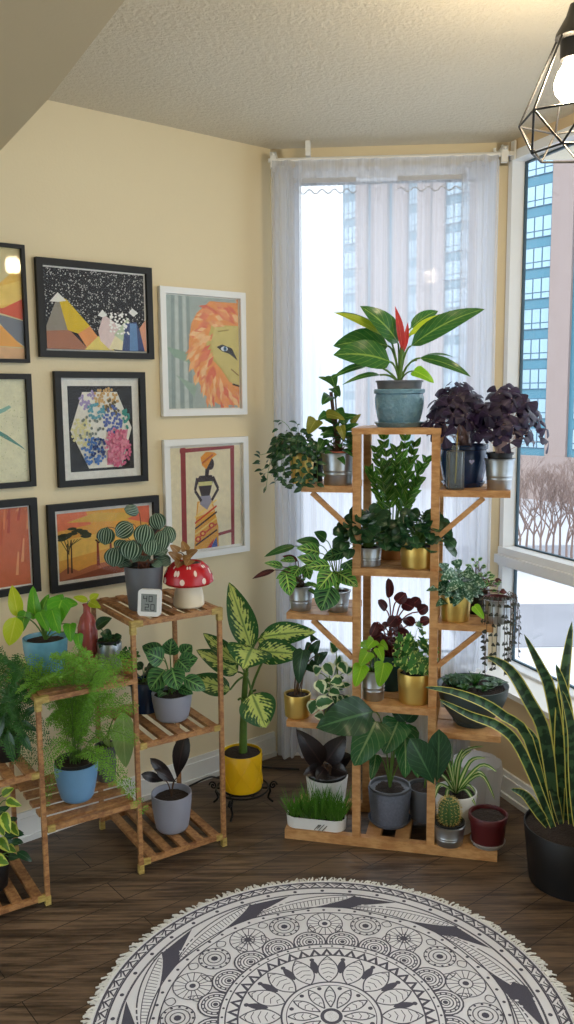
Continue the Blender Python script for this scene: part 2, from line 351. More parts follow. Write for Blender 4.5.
# windows
def window(name, F, s0, s1, z0, z1, trans=(), vert=(), jamb=.055):
    bm = NB()
    fbox(bm, F, s0, s0 + jamb, -.066, .006, z0, z1); fbox(bm, F, s1 - jamb, s1, -.066, .006, z0, z1)
    fbox(bm, F, s0, s1, -.066, .006, z1 - .035, z1); fbox(bm, F, s0, s1, -.066, .006, z0, z0 + .03)
    for a, b in trans: fbox(bm, F, s0, s1, -.066, .012, a, b); fbox(bm, F, s0, s1, -.09, .03, a + .012, b - .03)
    for x in vert: fbox(bm, F, x - .022, x + .022, -.08, 0, z0, z1)
    r = struct(name, bm, m_vinyl)
    zs = [z0 + .03] + [z for ab in trans for z in ab] + [z1 - .035]
    g = NB(); k = NB()
    for i in range(0, len(zs), 2):
        fbox(g, F, s0 + jamb, s1 - jamb, -.062, -.058, zs[i], zs[i + 1])
        a, b = zs[i], zs[i + 1]
        for A in ((s0 + jamb, s1 - jamb, b - .007, b), (s0 + jamb, s1 - jamb, a, a + .006), (s0 + jamb, s0 + jamb + .006, a, b)): fbox(k, F, A[0], A[1], -.065, -.052, A[2], A[3])
    struct('glass', g, m_glass, r); struct('gasket', k, m_gask, r)
    return r
window('window_1', WB, S0, S1, Z0, Z1)
window('window_2', WR, JS, 2.6, .405, Z2, trans=((.848, .925),), jamb=.026)

# ------------------------------------------------------------------ outside: street, tower, trees
GZ = -8.5
m_snow = simple('street_snow', (150, 151, 156), .8, 0, .05, .2); m_asph = simple('wet_asphalt', (108, 109, 115), .5, 0, .15, .6)
bm = NB(); fbox(bm, W3, -60, 140, 6, 260, GZ - .2, GZ); struct('ground', bm, m_snow)
bm = NB(); fbox(bm, W3, 7, 60, 33, 40, GZ, GZ + .03); fbox(bm, W3, 4, 60, 50, 56, GZ, GZ + .03); struct('trim_street', bm, m_asph)
m_pier = simple('pink_precast', (138, 122, 116), .8, 0, .05, .6); m_tealp = simple('teal_spandrel', (66, 116, 134), .4, 0, .06, .5)
m_panew = simple('sky_lit_window_glass', (150, 176, 190), .12, .3, .08, .3); m_mull = simple('tower_mullion', (56, 88, 106), .5)
tA, tB = V((12.6, 95, 0)), V((24.6, 81, 0)); TD = (tB - tA).normalized(); TN = V((TD.y, -TD.x, 0))
if TN.y > 0: TN = -TN
def TW(t, d, z): return tA + TD * t + TN * d + V((0, 0, z))
def tpx(u):
    d = ray(u, 400); d.z = 0; n = TN; return (O + d * ((tA - O).dot(n) / d.dot(n)) - tA).dot(TD)
T0 = tpx(343)
tower = thing('apartment_tower', 'tall apartment tower with pink piers and teal window bays across the street', 'building', TW(0, 0, GZ))
bm = NB(); fbox(bm, TW, T0, 46, -14, 0, GZ + 4.2, 58); obj('wall', bm, m_tealp, tower, False)
bm = NB(); fbox(bm, TW, T0, 46, -14, .5, GZ, GZ + 4.2); obj('podium', bm, m_pier, tower, False)
FLH = 2.8
bays = [(345, 357, 0), (408, 416, 0), (444, 467, 1), (494, 506, 1), (522, 547, 2), (574, 598, 2)]
piers = [(357, 368), (372, 388), (393, 407), (417, 430), (432, 443), (468, 480), (482, 493), (510, 516), (548, 569), (600, 622)]
for a, b in piers:
    bm = NB(); fbox(bm, TW, tpx(a), tpx(b), 0, .35, GZ, 58); obj('pier', bm, m_pier, tower, False)
for a, b, kk in bays:
    x0, x1 = tpx(a), tpx(b); rows = range(-1, 13) if kk else range(0, 12)
    for r in rows:
        z = 1.2 + r * FLH * 1.0 - 2.0
        if z < GZ + 4.4: continue
        bm = NB(); wd = x1 - x0
        fbox(bm, TW, x0, x1, 0, .08, z, z + 1.95, 1)
        for i in range(3):
            for (za, zb) in ((.08, .55), (.65, 1.87)):
                fbox(bm, TW, x0 + wd * (i / 3) + .07, x0 + wd * ((i + 1) / 3) - .07, .06, .12, z + za, z + zb, 0)
        obj('window', bm, [m_panew, m_mull], tower, False)
m_bark = simple('bare_bark', (112, 92, 84), .9)
def bare_tree(x, y, h, seed, label):
    r = random.Random(seed); bm = NB(); root = V((x, y, GZ))
    def br(p, d, L, rad, k):
        q = p + d * L; tube(bm, [p, p + d * L * .5 + V((r.uniform(-1, 1), 0, r.uniform(-1, 1))) * L * .04, q], rad, rad * .65, 5)
        if k == 0: return
        for _ in range(3):
            nd = (d + V((r.uniform(-1, 1), r.uniform(-1, 1), r.uniform(-.1, .8))) * .75).normalized(); br(q, nd, L * r.uniform(.6, .8), rad * .6, k - 1)
    br(root, V((0, 0, 1)), h * .32, .09, 5)
    tag(obj('bare_tree', bm, m_bark, None, True, root), label, 'tree', 'bare trees across the street')
ORD = ('first', 'second', 'third', 'fourth', 'fifth', 'sixth', 'seventh', 'eighth', 'ninth', 'tenth', 'eleventh')
for i, u in enumerate((514, 520, 527, 533, 540, 546, 553, 559, 566, 572, 580)):
    Y = 47 + (i * 5) % 4; g = atY(u, 560, Y)
    bare_tree(g.x, Y, 5.0 + (i * 7 % 5) * .45, 30 + i, 'bare winter tree, %s from the left in the row outside the side window' % ORD[i])
g = atY(562, 523, 74); k = thing('green_canopy', 'small green canopy sign at the foot of the tower', 'canopy', V((g.x, 74, GZ)))
bm = NB(); fbox(bm, W3, g.x - 1.5, g.x + 1.5, 73.2, 74.6, g.z - .7, g.z + .8); obj('canopy_box', bm, simple('canopy_green', (58, 130, 112), .5), k, False)
bm = NB()
for sx in (-1.3, 1.3): fbox(bm, W3, g.x + sx - .08, g.x + sx + .08, 73.8, 74, GZ, g.z - .7)
obj('support', bm, m_mull, k, False)

# ------------------------------------------------------------------ curtain and rod
def sheer_mat():
    t = NT('white_sheer'); co = t.coord('UV'); n = t.noise(t.coord(scale=(160, 160, 2)), 1.0, 2)
    tp = t.n('ShaderNodeBsdfTransparent'); df = t.n('ShaderNodeBsdfDiffuse'); df.inputs[0].default_value = (.80, .82, .87, 1)
    tl = t.n('ShaderNodeBsdfTranslucent'); tl.inputs[0].default_value = (.78, .80, .86, 1)
    cloth = t.mixs(.62, df.outputs[0], tl.outputs[0])
    return t.done(t.mixs(t.m_('ADD', .50, t.m_('MULTIPLY', n, .2)), tp.outputs[0], cloth))
m_sheer = sheer_mat()
def cloth(bm, s0, s1, z0, z1, d, amp, n=300, rows=8, ph=0):
    def off(s, z):
        k = (z1 - z) / max(.01, (z1 - z0))
        edge = 1 + 1.6 * math.exp(-((s - .06) / .08) ** 2) + 1.3 * math.exp(-((s - .86) / .1) ** 2)
        return d + amp * edge * (.5 + .5 * k) * (math.sin(s * 92 + ph + 1.1 * math.sin(s * 17)) + .6 * math.sin(s * 151 + 1.7 + k * .6) + .5 * math.sin(s * 41))
    G = [[bm.verts.new(WB(s0 + (s1 - s0) * i / n, off(s0 + (s1 - s0) * i / n, z0 + (z1 - z0) * j / rows), z0 + (z1 - z0) * j / rows)) for i in range(n + 1)] for j in range(rows + 1)]
    for A, B in zip(G, G[1:]):
        for i in range(n): bm.faces.new((A[i], A[i + 1], B[i + 1], B[i]))
cur = thing('sheer_curtain', 'white sheer curtain hanging over the back window', 'curtain', WB(BLEN / 2, .09, .05))
bm = NB(); cloth(bm, .015, BLEN - .062, .04, 2.43, .095, .012); obj('panel', bm, m_sheer, cur)
bm = NB(); cloth(bm, .012, .13, .04, 2.43, .115, .012, 60, 8, 2); cloth(bm, BLEN - .2, BLEN - .058, .04, 2.43, .115, .012, 60, 8, 2); obj('gathered_edge', bm, m_sheer, cur)
bm = NB(); cloth(bm, .015, BLEN - .058, 2.41, 2.455, .105, .006, 300, 2); obj('rod_pocket', bm, m_sheer, cur)
m_lace = simple('lace_grey', (196, 198, 206), .8)
for (sa, sb) in ((.10, .34), (.50, .76)):
    bm = NB(); P = [WB(sa + (sb - sa) * i / 24, .112, 2.335 + .009 * math.sin(i * 1.3)) for i in range(25)]; tube(bm, P, .0022, n=5)
    tube(bm, [P[0], WB(sa, .112, 2.37)], .001); tube(bm, [P[-1], WB(sb, .112, 2.37)], .001); fbox(bm, WB, sa, sb, .108, .111, 2.368, 2.386); obj('lace_trim', bm, m_lace, cur)
rod = thing('curtain_rod', 'thin white curtain rod with brackets under the ceiling', 'curtain rod', WB(0, .07, 2.43))
bm = NB(); tube(bm, [WB(-.0, .085, 2.462), WB(BLEN - .02, .085, 2.462)], .008, n=10); obj('pole', bm, m_white, rod)
for s in (.02, BLEN - .035):
    bm = NB(); fbox(bm, WB, s - .012, s + .012, .0, .1, 2.474, 2.49); fbox(bm, WB, s - .012, s + .012, .08, .1, 2.43, 2.49); ball(bm, WB(s, .1, 2.48), .007); obj('bracket', bm, m_white, rod)
bm = NB(); fbox(bm, WB, .145, .165, .06, .1, 2.472, HC); tube(bm, [WB(.155, .06, 2.485), WB(.155, .12, 2.475)], .009, n=8); obj('bracket', bm, m_white, rod)
b2 = thing('curtain_bracket', 'white empty curtain rod bracket at the corner above the side window', 'bracket', WR(.05, .0, 2.45))
bm = NB(); fbox(bm, WR, .03, .055, .008, .016, 2.45, 2.52); fbox(bm, WR, .035, .05, .012, .08, 2.465, 2.48); obj('plate', bm, m_white, b2)
bm = NB(); tube(bm, [WR(.043, .08 + .02 * math.cos(t * .5), 2.485 - .02 * math.sin(t * .5)) for t in range(0, 9)], .006, n=6); obj('hook', bm, m_white, b2)

# ------------------------------------------------------------------ pendant lamp
LY = 2.0; bc = atY(573, 84, LY)
lamp = thing('pendant_lamp', 'black geometric wire cage pendant lamp with a lit bulb', 'lamp', V((bc.x, bc.y, HC)))
ax = V((bc.x, bc.y, 0))
zt = atY(573, 38, LY).z
R1, R2 = .058 * LY / .85 * .86, .03; z1_, z2_ = atY(573, 118, LY).z, atY(573, 153, LY).z
bm = NB(); tube(bm, [ax + V((0, 0, HC)), ax + V((0, 0, zt + .05))], .004); obj('cord', bm, m_black, lamp)
bm = NB(); lathe(bm, ax, [(0, HC), (.05, HC), (.05, HC - .012), (.015, HC - .022), (0, HC - .022)], 24); obj('ceiling_rose', bm, m_black, lamp)
bm = NB(); lathe(bm, ax, [(0, zt + .07), (.012, zt + .07), (.02, zt + .045), (.04, zt + .01), (.042, zt), (.03, zt - .005), (.03, zt - .045), (.024, zt - .05), (0, zt - .05)], 24); obj('socket', bm, m_black, lamp)
NG = 6; bm = NB()
top = [ax + V((.038 * math.cos(2 * PI * (k + .5) / NG), .038 * math.sin(2 * PI * (k + .5) / NG), zt + .002)) for k in range(NG)]
rA = [ax + V((R1 * math.cos(2 * PI * (k + .5) / NG), R1 * math.sin(2 * PI * (k + .5) / NG), z1_)) for k in range(NG)]
rB = [ax + V((R1 * .74 * math.cos(2 * PI * k / NG), R1 * .74 * math.sin(2 * PI * k / NG), z2_)) for k in range(NG)]
for k in range(NG):
    for p, q in ((top[k], rA[k]), (rA[k], rA[(k + 1) % NG]), (rA[k], rB[k]), (rA[k], rB[(k + 1) % NG]), (rB[k], rB[(k + 1) % NG])): tube(bm, [p, q], .0026, n=6)
obj('wire_cage', bm, m_black, lamp)
t = NT('lit_bulb'); e = t.n('ShaderNodeEmission'); e.inputs[0].default_value = (1, .80, .52, 1); e.inputs[1].default_value = BULB; m_bulb = t.done(e.outputs[0])
bm = NB(); zb = bc.z; lathe(bm, ax, [(0, zb - .042), (.022, zb - .035), (.038, zb - .016), (.041, zb + .002), (.034, zb + .024), (.02, zb + .044), (.013, zt - .048), (0, zt - .048)], 20); obj('bulb', bm, m_bulb, lamp)

# ------------------------------------------------------------------ pictures on the left wall
def poly(bm, F, pts, col, off):
    cl = bm.loops.layers.float_color['Col']
    f = bm.faces.new([bm.verts.new(F(x, y, off)) for x, y in pts])
    for l in f.loops: l[cl] = rgba(col)
def ell(cx, cy, rx, ry, n=14, a0=0): return [(cx + rx * math.cos(a0 + 2 * PI * i / n), cy + ry * math.sin(a0 + 2 * PI * i / n)) for i in range(n)]
def stroke(p, q, w0, w1=None):
    w1 = w0 if w1 is None else w1; dx, dy = q[0] - p[0], q[1] - p[1]; L = math.hypot(dx, dy) or 1; nx, ny = -dy / L, dx / L
    return [(p[0] + nx * w0, p[1] + ny * w0), (p[0] - nx * w0, p[1] - ny * w0), (q[0] - nx * w1, q[1] - ny * w1), (q[0] + nx * w1, q[1] + ny * w1)]
def picture(name, label, s0, s1, z0, z1, fw, fmat, polys, matw=0, mcol=(236, 234, 226), cat='picture'):
    r = thing(name, label, cat, WL((s0 + s1) / 2, .004, z0), 'framed pictures on the left wall')
    bm = NB(); D = .022
    fbox(bm, WL, s0, s1, .002, D, z0, z0 + fw); fbox(bm, WL, s0, s1, .002, D, z1 - fw, z1); fbox(bm, WL, s0, s0 + fw, .002, D, z0 + fw, z1 - fw); fbox(bm, WL, s1 - fw, s1, .002, D, z0 + fw, z1 - fw)
    obj('frame', bm, fmat, r, False)
    a0, a1, b0, b1 = s0 + fw, s1 - fw, z0 + fw, z1 - fw
    bm = NB(); bm.loops.layers.float_color.new('Col'); poly(bm, lambda x, y, o: WL(a0 + (a1 - a0) * x, o, b0 + (b1 - b0) * y), [(0, 0), (1, 0), (1, 1), (0, 1)], mcol, .006)
    obj('mat_board', bm, m_paint, r, False)
    a0 += matw; a1 -= matw; b0 += matw; b1 -= matw
    bm = NB(); bm.loops.layers.float_color.new('Col')
    for i, (c, P) in enumerate(polys): poly(bm, lambda x, y, o: WL(a0 + (a1 - a0) * min(1, max(0, x)), o, b0 + (b1 - b0) * min(1, max(0, y))), P, c, .0066 + i * .000012)
    obj('artwork', bm, m_paint, r, False)
    bm = NB(); fbox(bm, WL, s0 + fw * .8, s1 - fw * .8, .0165, .0175, z0 + fw * .8, z1 - fw * .8); obj('glass', bm, m_glass, r, False)
    return r
R_ = random.Random(11)
full = [(0, 0), (1, 0), (1, 1), (0, 1)]
# 1 mountains under a dotted black sky
P = [((34, 32, 36), full)]
for i in range(620):
    x, y = R_.random(), .25 + .75 * R_.random(); a = R_.random() * 3; P.append(((206, 204, 198), stroke((x, y), (x + .014 * math.cos(a), y + .018 * math.sin(a)), .0035)))
P += [((150, 142, 128), [(0, .28), (.12, .66), (.2, .5), (.3, .25), (0, .2)]), ((176, 120, 92), [(0, 0), (0, .22), (.22, .24), (.4, 0)]), ((222, 192, 30), [(.12, .66), (.2, .62), (.42, .3), (.3, .2), (.2, .24)]),
      ((232, 160, 96), [(.3, .2), (.42, .3), (.5, .16), (.38, .03)]), ((232, 214, 120), [(.38, .03), (.5, .18), (.66, .0), (.36, 0)]), ((236, 234, 226), [(.04, .58), (.12, .70), (.2, .60), (.12, .58)]),
      ((228, 208, 206), [(.5, .24), (.56, .46), (.7, .34), (.74, .14), (.62, 0), (.52, .12)]), ((238, 228, 190), [(.6, .02), (.72, .3), (.8, .0)]), ((196, 210, 180), [(.66, .2), (.8, .42), (.9, .26), (.78, .1)]),
      ((72, 86, 132), [(.74, 0), (.78, .36), (.9, .38), (1, .0)]), ((112, 150, 196), [(.82, 0), (.83, .36), (.9, .36), (.91, 0)]), ((220, 160, 130), [(.93, .3), (1, .42), (1, .0), (.98, 0)]), ((244, 244, 240), [(.5, .44), (.55, .52), (.6, .45), (.55, .42)]), ((244, 244, 240), [(.82, .5), (.86, .56), (.92, .5), (.87, .45)])]
for i in range(60): P.append(((250, 250, 246), ell(.62 + .2 * R_.random(), .22 + .26 * R_.random(), .012, .014, 6)))
picture('mountain_painting', 'black framed painting of mountains under a dotted dark sky', -.549, -.111, 1.690, 2.017, .022, m_blackframe, P, .006)
# 2 hexagon mosaic of flowers
P = [((44, 44, 48), full), ((236, 232, 220), [(.22, .93), (.76, .93), (.98, .5), (.80, .03), (.28, .03), (.02, .48)])]
regs = [((168, 152, 196), .3, .84, .1, .1, 30), ((206, 168, 110), .58, .84, .16, .12, 60), ((108, 96, 60), .66, .74, .1, .08, 30), ((92, 112, 178), .68, .6, .12, .14, 60), ((96, 160, 176), .42, .7, .12, .08, 40), ((70, 150, 140), .88, .6, .05, .1, 24), ((224, 216, 160), .2, .46, .14, .14, 70), ((120, 128, 120), .34, .5, .18, .14, 26), ((76, 120, 186), .36, .24, .16, .14, 70), ((214, 110, 142), .74, .26, .17, .19, 120), ((232, 150, 170), .72, .3, .15, .17, 60), ((40, 60, 120), .4, .28, .12, .1, 20)]
P.append(((226, 150, 172), [(.56, .06), (.8, .06), (.92, .48), (.76, .46), (.62, .36)]))
for c, x, y, rx, ry, n in regs:
    for i in range(n):
        a, q = R_.random() * 2 * PI, R_.random() ** .5 * 1.22; P.append((c, ell(x + rx * q * math.cos(a), y + ry * q * math.sin(a), .021, .019, 6, R_.random())))
picture('mosaic_print', 'black framed print of a flowered hexagon on a black ground', -.502, -.152, 1.243, 1.643, .022, m_blackframe, P, .028)
# 3 savanna sunset
P = [((236, 176, 84), full), ((236, 132, 96), [(0, .74), (.35, .8), (.3, 1), (0, 1)]), ((230, 120, 90), [(.75, .82), (1, .72), (1, 1), (.78, 1)]), ((246, 206, 110), [(0, .3), (.5, .4), (1, .35), (1, .62), (.5, .66), (0, .6)]),
     ((228, 186, 90), [(.1, .86), (.7, .8), (.9, .9), (.4, .97)]), ((196, 120, 84), [(0, 0), (0, .12), (.1, .2), (.2, .12), (.34, .18), (.5, .2), (.62, .16), (1, .28), (1, 0)]), ((150, 82, 56), [(0, 0), (.2, .05), (.5, .13), (1, .2), (1, 0)])]
for x, h in ((.09, .55), (.13, .6)): P.append(((84, 60, 44), stroke((x, .1), (x + .005, h), .009, .006)))
for i in range(26):
    a = R_.random(); P.append(((58, 66, 50), ell(.02 + .3 * a, .58 + .1 * R_.random() + .1 * math.sin(PI * a), .05, .022, 9)))
for i in range(7): P.append(((70, 62, 44), stroke((.11, .38 + .02 * i), (.03 + .035 * i, .6), .004)))
for x in (.41, .55): P += [((148, 62, 40), [(x - .016, .16), (x + .018, .16), (x + .012, .5), (x - .008, .52)]), ((46, 30, 28), ell(x + .003, .6, .014, .03, 8)), ((60, 34, 30), stroke((x - .02, .56), (x + .02, .5), .01))]
picture('savanna_painting', 'black framed painting of an orange savanna sunset with trees', -.548, -.109, .874, 1.186, .024, m_blackframe, P, .012)
# 4 lion
P = [((170, 182, 178), full)]
for i in range(5): P.append((((150, 164, 162), (196, 204, 200))[i % 2], [(.05 + .06 * i, 0), (.1 + .06 * i, 0), (.12 + .05 * i, 1), (.08 + .05 * i, 1)]))
P += [((150, 176, 158), [(.0, .55), (.3, .5), (.34, .4), (.1, .46)]), ((160, 182, 166), [(.12, .3), (.4, .2), (.36, .1)]),
      ((236, 160, 96), [(.42, .86), (.6, .97), (1, .97), (1, .02), (.7, .03), (.5, .12), (.4, .28), (.3, .44), (.3, .6), (.34, .76)]),
      ((206, 190, 112), [(.62, .76), (1, .76), (1, .2), (.86, .24), (.74, .36), (.6, .46), (.54, .58)])]
cols = [(232, 140, 104), (240, 182, 124), (226, 122, 92), (244, 200, 146), (236, 160, 112)]
for i in range(150):
    a = math.radians(62 + 236 * R_.random()); q = R_.random(); r0 = .60 - .26 * q; cx, cy = 1.0, .48; L = .12 + .1 * R_.random(); w_ = .018 + .02 * R_.random()
    ky = .84; x0, y0 = cx + r0 * math.cos(a) * 1.05, cy + r0 * math.sin(a) * ky; b = a + .75 + .3 * R_.random(); x1, y1 = x0 + L * math.cos(b), y0 + L * math.sin(b) * .8
    nx, ny = -math.sin(b) * w_, math.cos(b) * w_; P.append((cols[R_.randrange(5)], [(x0, y0), ((x0 + x1) / 2 + nx, (y0 + y1) / 2 + ny), (x1, y1), ((x0 + x1) / 2 - nx, (y0 + y1) / 2 - ny)]))
P.append(((212, 198, 128), [(.66, .74), (1, .76), (1, .22), (.9, .22), (.78, .34), (.64, .46), (.6, .6)]))
P += [((60, 56, 58), [(.68, .56), (.76, .585), (.9, .55), (.98, .44), (.86, .5), (.76, .52)]), ((226, 230, 236), ell(.79, .545, .05, .022)), ((90, 130, 170), ell(.80, .545, .024, .022)), ((20, 20, 22), ell(.80, .545, .01, .012, 8)),
      ((150, 120, 70), stroke((.88, .36), (.99, .3), .006)), ((90, 70, 50), stroke((.9, .22), (1, .2), .008)), ((170, 150, 80), stroke((.7, .7), (.86, .72), .006))]
picture('lion_painting', 'white framed watercolour of half a lion face with an orange mane', -.079, .310, 1.480, 1.957, .024, m_whiteframe, P, .004)
# 5 woman in a patterned skirt
P = [((232, 222, 190), full), ((150, 62, 66), [(.13, 0), (.2, 0), (.21, 1), (.14, 1)]), ((150, 62, 66), [(.85, 0), (.9, 0), (.92, 1), (.86, 1)]), ((150, 62, 66), [(.13, .95), (.9, .97), (.9, 1), (.13, .99)]), ((150, 62, 66), [(.6, .1), (.88, .13), (.88, .16), (.6, .13)]),
     ((226, 164, 60), [(.36, .47), (.58, .47), (.66, .2), (.66, 0), (.3, 0), (.32, .2)]), ((238, 206, 150), [(.38, .46), (.56, .46), (.6, .36), (.35, .32)])]
for i in range(6): P.append((((60, 44, 40), (206, 70, 40), (240, 210, 120))[i % 3], stroke((.32, .04 + i * .055), (.64, .17 + i * .06), .009)))
for x, y in ((.43, .15), (.56, .22), (.36, .1)): P += [((206, 74, 40), ell(x, y, .045, .03)), ((240, 190, 90), ell(x, y, .02, .014))]
P += [((70, 96, 170), [(.54, 0), (.64, 0), (.63, .1)]), ((200, 60, 60), [(.48, 0), (.55, 0), (.6, .09)]), ((150, 148, 168), [(.4, .52), (.55, .52), (.57, .46), (.5, .38), (.4, .44)]),
      ((52, 36, 40), [(.4, .72), (.58, .72), (.6, .68), (.54, .52), (.42, .52), (.36, .68)]), ((52, 36, 40), stroke((.37, .70), (.33, .58), .022, .016)), ((52, 36, 40), stroke((.33, .58), (.42, .47), .016)), ((52, 36, 40), stroke((.59, .7), (.67, .58), .022, .016)), ((52, 36, 40), stroke((.67, .58), (.57, .47), .016)),
      ((214, 208, 140), [(.38, .66), (.58, .66), (.58, .62), (.38, .62)]), ((52, 36, 40), stroke((.5, .7), (.52, .8), .025, .03)), ((52, 36, 40), ell(.56, .83, .055, .06)), ((226, 150, 40), [(.44, .82), (.42, .9), (.5, .95), (.62, .94), (.66, .92), (.58, .88), (.5, .78)]), ((190, 96, 36), stroke((.44, .84), (.6, .92), .01))]
picture('woman_painting', 'white framed painting of a woman in a yellow head wrap and patterned skirt', -.080, .312, .922, 1.392, .024, m_whiteframe, P, .010)
# left column, cut by the frame
P = [((220, 206, 160), full), ((238, 196, 96), [(.4, .55), (.7, .7), (1, .86), (1, .5), (.4, .4)]), ((246, 214, 120), [(.0, .5), (.5, .62), (1, .72), (1, .52), (0, .4)]), ((222, 100, 72), [(.4, .44), (.7, .46), (1, .55), (1, .36), (.6, .42)]), ((128, 134, 144), [(.4, .42), (.7, .39), (1, .35), (1, .12), (.8, .2), (.6, .34)]), ((240, 176, 92), [(.4, .3), (.65, .3), (.98, .11), (.4, .12)]), ((230, 186, 140), [(0, .0), (1, .0), (1, .1), (0, .13)])]
P = [(c, [(1 - (1 - x) * .46, y) for x, y in q] if i else q) for i, (c, q) in enumerate(P)]
picture('dune_painting', 'thin black framed abstract of orange and grey dunes at the top left edge', -1.07, -.586, 1.669, 2.05, .012, m_blackframe, P)
P = [((228, 224, 192), full), ((140, 186, 172), [(.2, .66), (.55, .72), (.68, .75), (.72, .73), (.6, .69), (.3, .63)]), ((96, 150, 140), [(.35, .5), (.6, .42), (.8, .36), (.95, .31), (.9, .34), (.62, .46), (.4, .53)])]
for i in range(60): P.append(((190, 192, 140), ell(.4 + .55 * R_.random(), .05 + .8 * R_.random(), .006, .007, 6)))
P = [(c, [(1 - (1 - x) * .4, y) for x, y in q] if i else q) for i, (c, q) in enumerate(P)]
picture('bird_drawing', 'black framed pale drawing with teal strokes, middle of the left edge', -1.07, -.585, 1.255, 1.633, .018, m_blackframe, P)
P = [((206, 112, 76), full)]
for i in range(70):
    x = R_.random(); y = R_.random(); P.append((((226, 140, 92), (186, 84, 66), (232, 168, 120), (198, 100, 70))[i % 4], stroke((x, y), (x + .02, min(1, y + .3)), .012, .006)))
picture('red_abstract', 'black framed rust red abstract behind the lime plant at the left edge', -1.07, -.586, .89, 1.216, .024, m_blackframe, P, .006)

